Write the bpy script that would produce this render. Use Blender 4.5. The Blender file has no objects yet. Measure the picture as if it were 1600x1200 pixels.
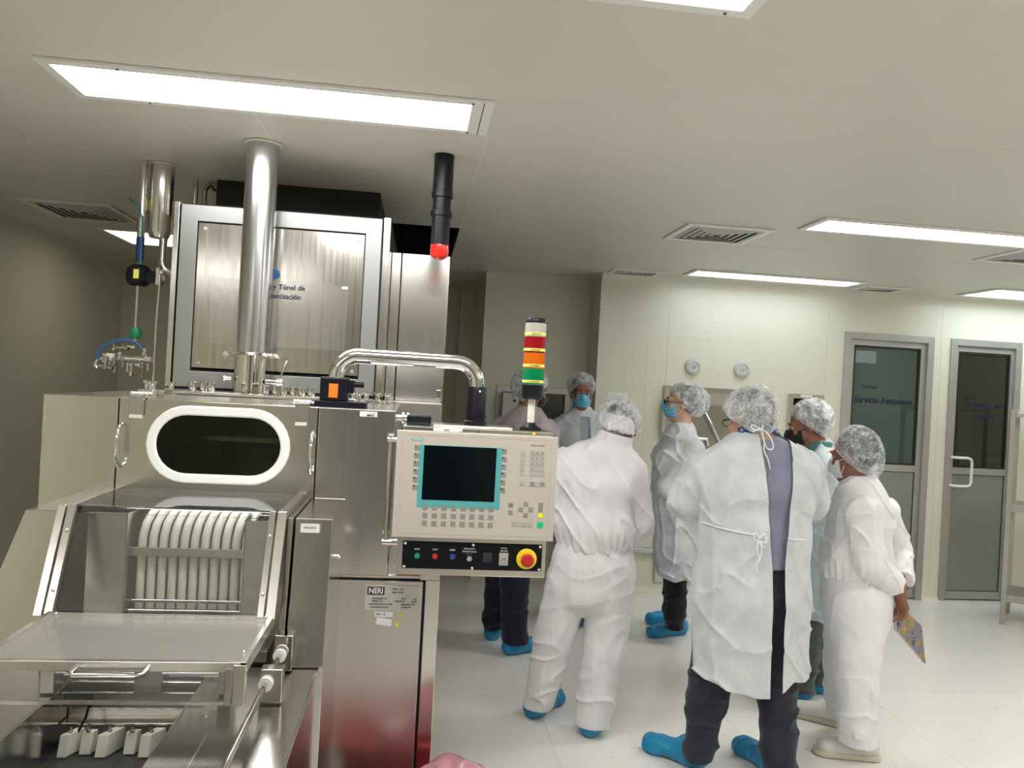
import bpy, bmesh, math, random
import numpy as np
from mathutils import Vector, Matrix

# ---------------------------------------------------------------- camera, world, exposure
F, CAMH = 1230.0, 1.6
YAW, ROLL = math.radians(7), math.radians(3.1)
FW = Vector((math.sin(YAW), math.cos(YAW), 0)); RT = Vector((math.cos(YAW), -math.sin(YAW), 0)); UP = Vector((0, 0, 1))
scene = bpy.context.scene
cam_data = bpy.data.cameras.new('camera')
cam_data.sensor_width = 36; cam_data.lens = F / 1600 * 36; cam_data.clip_start = 0.05
cam = bpy.data.objects.new('camera', cam_data); scene.collection.objects.link(cam)
cx = RT * math.cos(ROLL) + UP * math.sin(ROLL); cy = -RT * math.sin(ROLL) + UP * math.cos(ROLL)
m = Matrix((cx, cy, -FW)).transposed().to_4x4(); m.translation = (0, 0, CAMH)
cam.matrix_world = m
scene.camera = cam
scene.view_settings.view_transform = 'Standard'; scene.view_settings.look = 'None'
scene.view_settings.gamma = 1; scene.view_settings.use_curve_mapping = False
scene.view_settings.exposure = 0.78
world = bpy.data.worlds.new('world'); scene.world = world; world.use_nodes = True
world.node_tree.nodes['Background'].inputs[0].default_value = (0.02, 0.02, 0.02, 1)
scene.cycles.use_denoising = True
scene.cycles.max_bounces = 10; scene.cycles.diffuse_bounces = 6; scene.cycles.glossy_bounces = 5
scene.cycles.transmission_bounces = 6; scene.cycles.transparent_max_bounces = 12
scene.cycles.sample_clamp_indirect = 6
LAMP = 13.0      # emission strength of the ceiling fixtures' diffusers

def ray(x, y):
    dx, dy = x - 800, y - 600
    u = (dx * math.cos(ROLL) + dy * math.sin(ROLL)) / F; v = (-dx * math.sin(ROLL) + dy * math.cos(ROLL)) / F
    return FW + RT * u - UP * v
def at(x, y, D):          # a point at distance D ahead of the camera
    return Vector((0, 0, CAMH)) + ray(x, y) * D

# ---------------------------------------------------------------- materials
MATS = {}
def mat(name, col=(.8, .8, .8), rough=.5, metal=0.0, **k):
    if name in MATS: return MATS[name]
    mt = bpy.data.materials.new(name); mt.use_nodes = True; MATS[name] = mt
    nt = mt.node_tree; b = nt.nodes['Principled BSDF']
    b.inputs['Base Color'].default_value = (*col, 1); b.inputs['Roughness'].default_value = rough
    b.inputs['Metallic'].default_value = metal
    for kk, vv in k.items():
        key = {'trans': 'Transmission Weight', 'ior': 'IOR', 'alpha': 'Alpha', 'coat': 'Coat Weight', 'spec': 'Specular IOR Level',
               'sheen': 'Sheen Weight', 'emit': 'Emission Strength', 'sss': 'Subsurface Weight'}.get(kk)
        if key: b.inputs[key].default_value = vv
    if 'emit' in k: b.inputs['Emission Color'].default_value = (*k.get('ecol', col), 1)
    return mt
def nodes(mt):
    nt = mt.node_tree
    def N(t, **k):
        n = nt.nodes.new(t)
        for a, v in k.items():
            if a.startswith('i_'):
                kk = a[2:].replace('_', ' ')
                n.inputs[int(kk) if kk.isdigit() else kk].default_value = v
            else: setattr(n, a, v)
        return n
    def L(a, b): nt.links.new(a, b)
    return nt, N, L, nt.nodes['Principled BSDF']
def vary(name, col, col2, scale, rough=.5, metal=0, bump=0, vec=(1, 1, 1), detail=4, rough2=None, lo=.35, hi=.65, bscale=None, **k):
    if name in MATS: return MATS[name]
    mt = mat(name, col, rough, metal, **k); nt, N, L, b = nodes(mt)
    tc = N('ShaderNodeTexCoord'); mp = N('ShaderNodeMapping'); mp.inputs['Scale'].default_value = vec
    L(tc.outputs['Object'], mp.inputs[0])
    nz = N('ShaderNodeTexNoise', i_Scale=scale, i_Detail=detail); L(mp.outputs[0], nz.inputs['Vector'])
    cr = N('ShaderNodeValToRGB'); cr.color_ramp.elements[0].position = lo; cr.color_ramp.elements[1].position = hi
    cr.color_ramp.elements[0].color = (*col, 1); cr.color_ramp.elements[1].color = (*col2, 1)
    L(nz.outputs['Fac'], cr.inputs[0]); L(cr.outputs[0], b.inputs['Base Color'])
    if rough2 is not None:
        mr = N('ShaderNodeMapRange'); mr.inputs['From Min'].default_value = .3; mr.inputs['From Max'].default_value = .7
        mr.inputs['To Min'].default_value = rough; mr.inputs['To Max'].default_value = rough2
        L(nz.outputs['Fac'], mr.inputs['Value']); L(mr.outputs[0], b.inputs['Roughness'])
    if bump:
        src = nz
        if bscale:
            src = N('ShaderNodeTexNoise', i_Scale=bscale, i_Detail=3); L(mp.outputs[0], src.inputs['Vector'])
        bp = N('ShaderNodeBump', i_Strength=bump, i_Distance=.002); L(src.outputs['Fac'], bp.inputs['Height']); L(bp.outputs[0], b.inputs['Normal'])
    return mt

def steel(name, col, col2, rough, rough2, grain=(22, 22, .5), bump=.0):
    return vary(name, col, col2, 6, rough, 1.0, bump, grain, 2, rough2, lo=.2, hi=.8)
M = dict(
    steel=steel('brushed steel', (.64, .62, .585), (.67, .65, .615), .18, .20),
    steelr=steel('satin cabinet steel', (.58, .56, .53), (.61, .59, .56), .33, .36),
    steelh=steel('brushed steel deck', (.57, .56, .54), (.59, .58, .56), .15, .17, (.5, 22, 22)),
    steeld=steel('aged steel', (.44, .42, .38), (.48, .46, .42), .34, .37),
    steelb=steel('bright steel edge', (.76, .74, .70), (.80, .78, .74), .22, .25),
    mirror=mat('polished steel', (.72, .70, .66), .06, 1), duct=mat('duct steel', (.53, .545, .57), .22, 1),
    chrome=mat('chrome', (.82, .82, .82), .08, 1),
    alu=vary('aluminium frame', (.42, .42, .40), (.47, .47, .45), 3, .42, .75),
    alupan=vary('grey door sheet', (.27, .28, .26), (.30, .31, .29), 2, .45, .5),
    wall=vary('cream wall panel', (.67, .655, .54), (.70, .685, .565), 1.2, .38, 0, .02, bscale=6),
    ceil=vary('ceiling panel', (.66, .64, .575), (.69, .67, .605), 1.0, .40, 0, 0),
    seam=mat('panel seam', (.60, .59, .47), .5), seaml=mat('light seam sealant', (.74, .73, .66), .4),
    white=mat('white enamel', (.82, .82, .80), .35), black=mat('black plastic', (.008, .009, .014), .35, spec=.25),
    blackp=mat('black anodised plate', (.005, .006, .010), .3, spec=.2), rubber=mat('black rubber gasket', (.01, .01, .01), .6),
    dark=mat('cavity shade', (.012, .012, .010), .8), gasket=mat('white silicone gasket', (.88, .9, .88), .35),  # the cavity black stands in for shade inside openings
    beige=mat('beige keypad foil', (.52, .475, .425), .45), teal=mat('teal foil', (.09, .40, .43), .4),
    key=mat('grey key', (.27, .25, .23), .5), keyl=mat('light grey key', (.42, .40, .37), .5),
    screen=mat('screen glass', (.002, .004, .006), .06, spec=.15), orange=mat('orange sticker', (.85, .22, .02), .5),
    label=mat('white label', (.80, .82, .82), .5), labely=mat('yellow label', (.85, .85, .18), .5),
    ink=mat('black ink', (.02, .02, .02), .6), navyink=mat('navy lettering', (.008, .014, .05), .5), inkw=mat('white ink', (.75, .75, .75), .5),
    yel=mat('yellow plastic', (.88, .66, .01), .4), red=mat('red plastic', (.50, .02, .015), .35),
    green=mat('green plastic', (.01, .28, .12), .35), blue=mat('blue plastic', (.02, .05, .28), .35),
    keyg=mat('green key', (.0, .55, .22), .45), keyy=mat('yellow key', (.9, .85, .02), .45),
    pvc=mat('milky white plastic', (.74, .75, .66), .3, sss=.0), vent=mat('vent grey', (.52, .52, .50), .5),
    cable=mat('blue hose', (.02, .14, .38), .3), cableg=mat('teal cable', (.02, .16, .18), .5), bluep=mat('blue sleeve', (.01, .03, .18), .4),
    belt=mat('dark belt', (.05, .05, .048), .35), pole=mat('ivory pole', (.72, .70, .62), .4),
)
def glassy(name, col, rough=.03, alpha=.15, dcol=(.5, .5, .48), ior=1.5):
    """clear sheet: mostly see-through, with a real gloss on top"""
    if name in MATS: return MATS[name]
    mt = bpy.data.materials.new(name); mt.use_nodes = True; MATS[name] = mt
    nt = mt.node_tree; nt.nodes.clear()
    o = nt.nodes.new('ShaderNodeOutputMaterial'); t = nt.nodes.new('ShaderNodeBsdfTransparent'); t.inputs[0].default_value = (*col, 1)
    g = nt.nodes.new('ShaderNodeBsdfGlossy'); g.inputs['Roughness'].default_value = rough; g.inputs[0].default_value = (1, 1, 1, 1)
    d = nt.nodes.new('ShaderNodeBsdfDiffuse'); d.inputs[0].default_value = (*dcol, 1)
    fr = nt.nodes.new('ShaderNodeFresnel'); fr.inputs[0].default_value = ior
    m1 = nt.nodes.new('ShaderNodeMixShader'); m1.inputs[0].default_value = alpha
    m2 = nt.nodes.new('ShaderNodeMixShader')
    nt.links.new(t.outputs[0], m1.inputs[1]); nt.links.new(d.outputs[0], m1.inputs[2])
    nt.links.new(fr.outputs[0], m2.inputs[0]); nt.links.new(m1.outputs[0], m2.inputs[1]); nt.links.new(g.outputs[0], m2.inputs[2])
    nt.links.new(m2.outputs[0], o.inputs[0])
    return mt
M['acrylic'] = glassy('clear acrylic', (.97, .975, .975), .05, .05)
M['lidacr'] = glassy('scratched acrylic', (.95, .955, .95), .12, .24, (.80, .77, .68))
M['doorglass1'] = glassy('tinted door glass', (.38, .47, .43), .02, .30, (.16, .24, .22))
M['doorglass2'] = glassy('smoked door glass', (.36, .36, .28), .02, .2, (.10, .10, .06))
M['winglass'] = glassy('dark machine glass', (.55, .57, .52), .02, .0, (.5, .5, .5), 1.3)
M['sleeve'] = glassy('clear plastic pocket', (1, 1, 1), .10, .03, (.8, .8, .8), 1.25)
M['pinkbag'] = glassy('pink film', (.95, .66, .72), .2, .35, (.75, .42, .50))
def lens(name, col):
    mt = mat(name, col, .15, trans=.35, ior=1.3); return mt
M['lr'] = lens('red lens', (.42, .008, .02)); M['lo'] = lens('orange lens', (.85, .19, .01)); M['lg'] = lens('green lens', (.0, .30, .11)); M['lc'] = lens('clear lens', (.62, .62, .55))
def floor_mat():
    mt = mat('vinyl floor', (.6, .6, .55), .16, spec=.5); nt, N, L, b = nodes(mt)
    tc = N('ShaderNodeTexCoord')
    nz = N('ShaderNodeTexNoise', i_Scale=1.1, i_Detail=5); L(tc.outputs['Object'], nz.inputs['Vector'])
    cr = N('ShaderNodeValToRGB'); cr.color_ramp.elements[0].color = (.78, .765, .73, 1); cr.color_ramp.elements[1].color = (.84, .825, .79, 1)
    cr.color_ramp.elements[0].position = .3; cr.color_ramp.elements[1].position = .7; L(nz.outputs['Fac'], cr.inputs[0])
    # scuff marks: short dark strokes
    mp = N('ShaderNodeMapping'); mp.inputs['Scale'].default_value = (7, 20, 1); mp.inputs['Rotation'].default_value = (0, 0, .9); L(tc.outputs['Object'], mp.inputs[0])
    vo = N('ShaderNodeTexVoronoi', i_Scale=1.3); L(mp.outputs[0], vo.inputs['Vector'])
    c2 = N('ShaderNodeValToRGB'); c2.color_ramp.elements[0].position = .035; c2.color_ramp.elements[1].position = .07
    c2.color_ramp.elements[0].color = (.45, .45, .42, 1); c2.color_ramp.elements[1].color = (1, 1, 1, 1); L(vo.outputs['Distance'], c2.inputs[0])
    mx = N('ShaderNodeMix', data_type='RGBA', blend_type='MULTIPLY'); mx.inputs[0].default_value = 1; L(cr.outputs[0], mx.inputs[6]); L(c2.outputs[0], mx.inputs[7])
    bk = N('ShaderNodeTexBrick', i_Scale=1.0); bk.inputs['Brick Width'].default_value = .92; bk.inputs['Row Height'].default_value = .92; bk.offset = 0
    bk.inputs['Mortar Size'].default_value = .003; bk.inputs['Mortar Smooth'].default_value = .3
    bk.inputs['Color1'].default_value = (1, 1, 1, 1); bk.inputs['Color2'].default_value = (.95, .95, .95, 1); bk.inputs['Mortar'].default_value = (.85, .85, .82, 1)
    L(tc.outputs['Object'], bk.inputs['Vector'])
    m2 = N('ShaderNodeMix', data_type='RGBA', blend_type='MULTIPLY'); m2.inputs[0].default_value = 1; L(mx.outputs[2], m2.inputs[6]); L(bk.outputs[0], m2.inputs[7])
    L(m2.outputs[2], b.inputs['Base Color'])
    n3 = N('ShaderNodeTexNoise', i_Scale=4.0, i_Detail=3); L(tc.outputs['Object'], n3.inputs['Vector'])
    mr = N('ShaderNodeMapRange'); mr.inputs['To Min'].default_value = .1; mr.inputs['To Max'].default_value = .32; L(n3.outputs['Fac'], mr.inputs['Value']); L(mr.outputs[0], b.inputs['Roughness'])
    return mt
M['floor'] = floor_mat()

# ---------------------------------------------------------------- mesh helpers
class MB:
    """collects shapes in world coordinates, then links them as one mesh object"""
    def __init__(s): s.v = []; s.f = []; s.sm = []
    def add(s, vs, fs, smooth=False):
        n = len(s.v); s.v += [tuple(p) for p in vs]; s.f += [tuple(i + n for i in f) for f in fs]; s.sm += [smooth] * len(fs); return s
    def box(s, x0, x1, y0, y1, z0, z1):
        v = [(x, y, z) for z in (z0, z1) for y in (y0, y1) for x in (x0, x1)]
        return s.add(v, [(0, 2, 3, 1), (4, 5, 7, 6), (0, 1, 5, 4), (2, 6, 7, 3), (0, 4, 6, 2), (1, 3, 7, 5)])
    def hexa(s, bot, top):     # two quads (same winding, ccw seen from outside top)
        v = list(bot) + list(top)
        return s.add(v, [(3, 2, 1, 0), (4, 5, 6, 7), (0, 1, 5, 4), (1, 2, 6, 5), (2, 3, 7, 6), (3, 0, 4, 7)])
    def prism(s, pts, d):      # planar polygon extruded along vector d
        n = len(pts); d = Vector(d); v = [Vector(p) for p in pts] + [Vector(p) + d for p in pts]
        return s.add(v, [tuple(range(n))[::-1], tuple(range(n, 2 * n))] + [(i, (i + 1) % n, n + (i + 1) % n, n + i) for i in range(n)])
    def ring(s, outer, inner, d):   # frame between two closed loops with the same count, extruded by d
        n = len(outer); d = Vector(d); A = [Vector(p) for p in outer]; B = [Vector(p) for p in inner]
        v = A + B + [p + d for p in A] + [p + d for p in B]; f = []
        for i in range(n):
            j = (i + 1) % n
            f += [(i, j, n + j, n + i), (2 * n + i, 3 * n + i, 3 * n + j, 2 * n + j), (i, 2 * n + i, 2 * n + j, j), (n + i, n + j, 3 * n + j, 3 * n + i)]
        return s.add(v, f)
    def frame(s, x0, x1, z0, z1, w, y0, y1):   # rectangular frame in the xz plane
        o = [(x0, y0, z0), (x1, y0, z0), (x1, y0, z1), (x0, y0, z1)]
        i = [(x0 + w, y0, z0 + w), (x1 - w, y0, z0 + w), (x1 - w, y0, z1 - w), (x0 + w, y0, z1 - w)]
        return s.ring(o, i, (0, y1 - y0, 0))
    def tube(s, path, r, n=20, caps=True):
        P = [Vector(p) for p in path]; R = r if isinstance(r, (list, tuple)) else [r] * len(P)
        up = None; vs = []
        for i, p in enumerate(P):
            t = (P[min(i + 1, len(P) - 1)] - P[max(i - 1, 0)]).normalized()
            if up is None:
                a = Vector((0, 0, 1)) if abs(t.z) < .9 else Vector((0, 1, 0)); up = (a - t * a.dot(t)).normalized()
            else: up = (up - t * up.dot(t)).normalized()
            sd = t.cross(up)
            vs += [p + (up * math.cos(2 * math.pi * k / n) + sd * math.sin(2 * math.pi * k / n)) * R[i] for k in range(n)]
        fs = [(i * n + k, i * n + (k + 1) % n, (i + 1) * n + (k + 1) % n, (i + 1) * n + k) for i in range(len(P) - 1) for k in range(n)]
        s.add(vs, fs, True)
        if caps:
            s.add(vs[:n], [tuple(range(n))]); s.add(vs[-n:], [tuple(range(n))[::-1]])
        return s
    def lathe(s, prof, c, axis='z', n=32):     # prof: (radius, height) pairs round an axis through c
        c = Vector(c); vs = []
        for r, h in prof:
            for k in range(n):
                a = 2 * math.pi * k / n; u, w = r * math.cos(a), r * math.sin(a)
                vs.append(c + Vector({'z': (u, w, h), 'y': (u, h, w), 'x': (h, u, w)}[axis]))
        fs = [(i * n + k, i * n + (k + 1) % n, (i + 1) * n + (k + 1) % n, (i + 1) * n + k) for i in range(len(prof) - 1) for k in range(n)]
        s.add(vs, fs, True)
        if prof[0][0] > 1e-6: s.add(vs[:n], [tuple(range(n))])
        if prof[-1][0] > 1e-6: s.add(vs[-n:], [tuple(range(n))[::-1]])
        return s
    def ball(s, c, r, n=14): return s.lathe([(r[0] * math.sin(math.pi * i / n) + 1e-7 if isinstance(r, tuple) else r * math.sin(math.pi * i / n) + 1e-7, -(r[1] if isinstance(r, tuple) else r) * math.cos(math.pi * i / n)) for i in range(n + 1)], c, 'z', 18)
    def build(s, name, mt, parent=None, bevel=0, loc=None, seg=2):
        v = np.array(s.v, dtype=float)
        if parent is not None: o0 = Vector(parent['_o'])
        elif loc is not None: o0 = Vector(loc)
        else: o0 = Vector(((v[:, 0].min() + v[:, 0].max()) / 2, (v[:, 1].min() + v[:, 1].max()) / 2, v[:, 2].min()))
        me = bpy.data.meshes.new(name); me.from_pydata((v - np.array(o0)).tolist(), [], s.f)
        me.polygons.foreach_set('use_smooth', s.sm); me.update()
        bm = bmesh.new(); bm.from_mesh(me); bmesh.ops.remove_doubles(bm, verts=bm.verts, dist=1e-6); bmesh.ops.recalc_face_normals(bm, faces=bm.faces)
        for e in bm.edges:
            if len(e.link_faces) == 2 and e.calc_face_angle(0) > .7: e.smooth = False
        bm.to_mesh(me); bm.free()
        me.materials.append(mt if not isinstance(mt, str) else M[mt])
        o = bpy.data.objects.new(name, me); scene.collection.objects.link(o); o['_o'] = tuple(o0)
        if parent is not None: o.parent = parent
        else: o.location = o0
        if bevel:
            md = o.modifiers.new('bevel', 'BEVEL'); md.width = bevel; md.segments = seg; md.limit_method = 'ANGLE'; md.angle_limit = .6; md.harden_normals = False
        return o
def tag(o, label=None, cat=None, group=None, kind=None):
    for k, v in (('label', label), ('category', cat), ('group', group), ('kind', kind)):
        if v: o[k] = v
    return o
def thing(name, loc, label, cat, group=None):
    o = bpy.data.objects.new(name, None); scene.collection.objects.link(o); o.location = loc; o['_o'] = tuple(loc); o.empty_display_size = .1
    return tag(o, label, cat, group)
def struct(name, mb, mt, bevel=0, parent=None):
    o = mb.build(name, mt, parent, bevel)
    if parent is None: o['kind'] = 'structure'
    return o
def text(s, c, size, mt, parent, name='lettering', sx=1.0, facing='-y', bold=0.0, align='CENTER', ext=.0004):
    """lettering standing on a surface that faces the given way; c is its centre"""
    cu = bpy.data.curves.new('t', 'FONT'); cu.body = s; cu.size = size; cu.align_x = align; cu.align_y = 'CENTER'; cu.extrude = ext; cu.offset = bold; cu.resolution_u = 3
    ob = bpy.data.objects.new('t', cu); me = bpy.data.meshes.new_from_object(ob); bpy.data.objects.remove(ob); bpy.data.curves.remove(cu)
    me.name = name; me.materials.clear(); me.materials.append(mt if not isinstance(mt, str) else M[mt])
    R = {'-y': Matrix.Rotation(math.pi / 2, 4, 'X'), 'z': Matrix.Identity(4)}[facing]
    o0 = Vector(parent['_o']); me.transform(Matrix.Translation(Vector(c) - o0) @ R @ Matrix.Diagonal((sx, 1, 1, 1)))
    o = bpy.data.objects.new(name, me); scene.collection.objects.link(o); o.parent = parent; o['_o'] = tuple(o0)
    return o
def arc(c, r, a0, a1, n, ax='x', bx='z'):
    ix = {'x': 0, 'y': 1, 'z': 2}; out = []
    for i in range(n + 1):
        a = math.radians(a0 + (a1 - a0) * i / n); p = list(c); p[ix[ax]] += r * math.cos(a); p[ix[bx]] += r * math.sin(a); out.append(tuple(p))
    return out
def stadium(cx_, cz, w, h, y, n=12):
    r = h / 2; d = w / 2 - r
    return arc((cx_ + d, y, cz), r, -90, 90, n) + arc((cx_ - d, y, cz), r, 90, 270, n)
# ---------------------------------------------------------------- the room
ZC, YB, YR, XL, XR, YF, YD = 2.51, 6.04, 6.40, -2.67, 5.9, -3.0, 7.5
HX0, HX1, HY0, HY1 = -.2, .215, 4.70, 6.75       # opening in the ceiling over the tunnel
o = struct('floor', MB().box(XL - .1, XR + .1, YF - .1, YD + .1, -.05, 0), 'floor')
cb = MB()
for x0, x1, y0, y1 in ((XL - .1, HX0, YF - .1, YD + .1), (HX1, XR + .1, YF - .1, YD + .1), (HX0, HX1, YF - .1, HY0), (HX0, HX1, HY1, YD + .1)):
    cb.box(x0, x1, y0, y1, ZC, ZC + .04)
struct('ceiling', cb, 'ceil')
hb = MB()
hb.box(HX0 - .02, HX0, HY0, HY1, ZC + .04, ZC + .6).box(HX1, HX1 + .02, HY0, HY1, ZC + .04, ZC + .6).box(HX0, HX1, HY0 - .02, HY0, ZC + .04, ZC + .6).box(HX0, HX1, HY1, HY1 + .02, ZC + .04, ZC + .6).box(HX0, HX1, HY0, HY1, ZC + .6, ZC + .62)
struct('trim_1', hb, 'dark')  # near-black lining carries the shade of the unlit opening
struct('wall_left', MB().box(XL - .1, XL, YF - .1, YD, 0, ZC), 'wall')
struct('wall_right', MB().box(XR, XR + .1, YF - .1, YB, 0, ZC), 'wall')
struct('wall_front', MB().box(XL, XR, YF - .1, YF, 0, ZC), 'wall')
dg = struct('added_dark_panel', MB().frame(-1.05, .55, -.06, 2.30, .06, YF - .01, YF + .03), 'alu', .002)  # unseen dark panel added behind the camera so the steel reflects contrast
MB().box(-.99, .49, YF, YF + .02, 0.001, 2.24).build('door_leaf', mat('slate grey reflection sheet', (.20, .205, .22), .5), dg)  # sheet of the added panel, there only for steel reflections
struct('wall_far', MB().box(XL, .528, YD, YD + .1, 0, ZC), 'wall')
RX0, RX1 = .528, 1.404
WX0, WX1, WZ0, WZ1 = .68, 1.26, .95, 1.55         # pass-through in the recessed wall
wr = MB(); wr.box(RX0, WX0, YR, YR + .1, 0, ZC).box(WX1, RX1 + .1, YR, YR + .1, 0, ZC).box(WX0, WX1, YR, YR + .1, 0, WZ0).box(WX0, WX1, YR, YR + .1, WZ1, ZC)
wr.box(RX0, RX0 + .1, YR + .1, YD + .1, 0, ZC)
struct('wall_recess', wr, 'wall')
# main back wall with the two door openings
D1, D2, DT = (3.447, 4.235), (4.385, 5.03), 2.175
wb = MB(); wb.box(RX1, D1[0], YB, YB + .1, 0, ZC).box(D1[0], D1[1], YB, YB + .1, DT, ZC).box(D1[1], D2[0], YB, YB + .1, 0, ZC).box(D2[0], D2[1], YB, YB + .1, DT, ZC).box(D2[1], XR + .1, YB, YB + .1, 0, ZC)
wb.box(RX1, RX1 + .1, YB + .1, YR, 0, ZC)
struct('wall_back', wb, 'wall')
# rooms seen through the door glass
bk = MB(); bk.box(D1[0] - .6, D2[1] + .6, YB + 1.9, YB + 2, 0, ZC).box(D1[0] - .7, D1[0] - .6, YB + .1, YB + 1.9, 0, ZC).box(D2[1] + .6, D2[1] + .7, YB + .1, YB + 1.9, 0, ZC).box(4.29, 4.33, YB + .1, YB + 1.9, 0, ZC)
bk.box(D1[0] - .7, D2[1] + .7, YB + .1, YB + 2, ZC, ZC + .04)
bo = struct('wall_beyond', bk, 'wall')
struct('floor_beyond', MB().box(D1[0] - .7, D2[1] + .7, YB + .1, YB + 2, -.05, 0), 'floor')
# coves: quarter-round mouldings between wall and ceiling, wall and floor
def cove(name, p0, p1, inward, z, r, up, mt='wall'):
    p0, p1, n = Vector(p0), Vector(p1), Vector(inward); pts = []
    for i in range(9):
        a = math.radians(90 * i / 8); pts.append((r - r * math.sin(a), r - r * math.cos(a)))     # (from wall, from ceiling/floor)
    s = -1 if up else 1
    prof = [(0, 0)] + [(a, b) for a, b in pts]
    poly = [p0 + n * a + Vector((0, 0, z + s * b)) for a, b in prof]
    b = MB(); b.prism(poly, p1 - p0)
    return struct(name, b, mt)
cove('trim_2', (RX1, YB, 0), (XR, YB, 0), (0, -1, 0), ZC, .08, True)
cove('trim_3', (RX0, YR, 0), (RX1, YR, 0), (0, -1, 0), ZC, .05, True)
cove('trim_4', (XL, YF, 0), (XL, YD, 0), (1, 0, 0), ZC, .08, True)
cove('trim_5', (RX1, YR, 0), (RX1, YB - .0, 0), (-1, 0, 0), ZC, .05, True)
cove('baseboard_back', (RX1, YB, 0), (D1[0], YB, 0), (0, -1, 0), 0, .07, False)
cove('baseboard_back', (D1[1], YB, 0), (D2[0], YB, 0), (0, -1, 0), 0, .05, False)
cove('baseboard_back', (D2[1], YB, 0), (XR, YB, 0), (0, -1, 0), 0, .05, False)
cove('baseboard_recess', (RX0, YR, 0), (RX1, YR, 0), (0, -1, 0), 0, .07, False)
cove('baseboard_left', (XL, YF, 0), (XL, YD, 0), (1, 0, 0), 0, .07, False)
# seams of wall panels and ceiling panels
sm = MB()
for x in (1.965, 3.3): sm.box(x - .0015, x + .0015, YB - .0012, YB, .08, 2.43)
sm.box(1.80, 2.86, YB - .0012, YB, 2.03, 2.033).box(1.80, 1.803, YB - .0012, YB, 1.1, 2.03).box(3.3, 3.6, YB - .0012, YB, 2.235, 2.238).box(4.30, 4.303, YB - .0012, YB, .08, 2.43)
for x in (.98,): sm.box(x, x + .003, YR - .0012, YR, .08, 2.45)
sm.box(XL, XL + .0012, 3.2, 3.203, .08, 2.43).box(XL, XL + .0012, 4.4, 4.403, .08, 2.43)
struct('trim_6', sm, 'seam')
cs = MB()
for x in (.212, -.62): cs.box(x, x + .009, 2.87 if x < 1 else .3, 4.62 if x != -.62 else 3.25, ZC - .0012, ZC)
for y in (2.3,): cs.box(XL + .1, -1.22, y, y + .005, ZC - .0012, ZC).box(.23, 3.5, y + .22, y + .225, ZC - .0012, ZC)
cs.box(-.2, .38, 4.46, 4.468, ZC - .0012, ZC).box(.375, .382, 4.46, 5.6, ZC - .0012, ZC).box(1.5, XR, 4.55, 4.554, ZC - .0012, ZC)
struct('trim_7', cs, 'seaml')

# doors ------------------------------------------------------------------
def door(name, x0, x1, lx0, lx1, g0, g1, glass, handle):
    d = MB().frame(x0, x1, -.06, DT, .055, YB - .012, YB + .1).box(x0, x1, YB - .014, YB - .012, 0, .001)
    root = struct(name, d, 'alu', .002); c = root
    lf = MB(); yl = YB + .012
    lf.box(lx0, g0, yl, yl + .045, .012, 2.118).box(g1, lx1, yl, yl + .045, .012, 2.118).box(g0, g1, yl, yl + .045, 2.072, 2.118).box(g0, g1, yl, yl + .045, 1.05, 1.105).box(g0, g1, yl, yl + .045, .012, .075)
    leaf = lf.build('door_leaf', M['alu'], c, .0015)
    MB().box(g0 + .006, g1 - .006, yl + .012, yl + .03, .081, 1.044).build('lower_panel', M['alupan'], leaf)
    gk = MB(); gk.frame(g0, g1, 1.105, 2.072, .014, yl + .006, yl + .036); gk.frame(g0, g1, .075, 1.05, .005, yl + .012, yl + .036); gk.build('gasket', M['rubber'], leaf)
    gl = MB().box(g0 + .014, g1 - .014, yl + .018, yl + .024, 1.119, 2.058).build('glass_pane', glass, leaf)
    if handle:
        y = yl - .0; p = [(4.436, yl, 1.192)] + [(4.436 + .0, y - .03, 1.192)]
        path = [(4.437, yl, 1.192), (4.437, yl - .055, 1.192)] + arc((4.455, yl - .055, 1.192), .018, 180, 90, 1, 'x', 'y')[1:1] + [(4.56, yl - .065, 1.192)]
        path = [(4.437, yl, 1.192), (4.44, yl - .05, 1.192), (4.46, yl - .065, 1.192), (4.555, yl - .065, 1.192), (4.582, yl - .065, 1.182), (4.592, yl - .065, 1.16), (4.592, yl - .065, .99), (4.582, yl - .065, .968), (4.555, yl - .065, .958), (4.46, yl - .065, .958), (4.44, yl - .05, .958), (4.437, yl, .958)]
        MB().tube(path, .011, 12).build('door_handle', M['white'], leaf)
    return root, gl
d1, g1 = door('door_1', D1[0], D1[1], 3.50, 4.185, 3.545, 4.135, M['doorglass1'], False)
yt = YB + .028
text('Servicio Autoclave', (3.83, yt, 1.625), .068, 'navyink', d1, bold=.002)
text('Genova', (3.70, yt, 1.735), .042, 'navyink', d1)
d2, g2 = door('door_2', D2[0], D2[1], 4.425, 4.99, 4.47, 4.948, M['doorglass2'], True)
text('Utensilios de', (4.73, yt, 1.632), .062, 'navyink', d2, bold=.002); text('Limpieza', (4.73, yt, 1.545), .062, 'navyink', d2, bold=.002)
text('Genova', (4.60, yt, 1.69), .036, 'navyink', d2)
sk = MB().box(3.57, 3.75, YB + .0285, YB + .0292, 1.93, 2.03).build('window_sticker', mat('grey film sticker', (.22, .27, .25), .5), d1)
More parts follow.
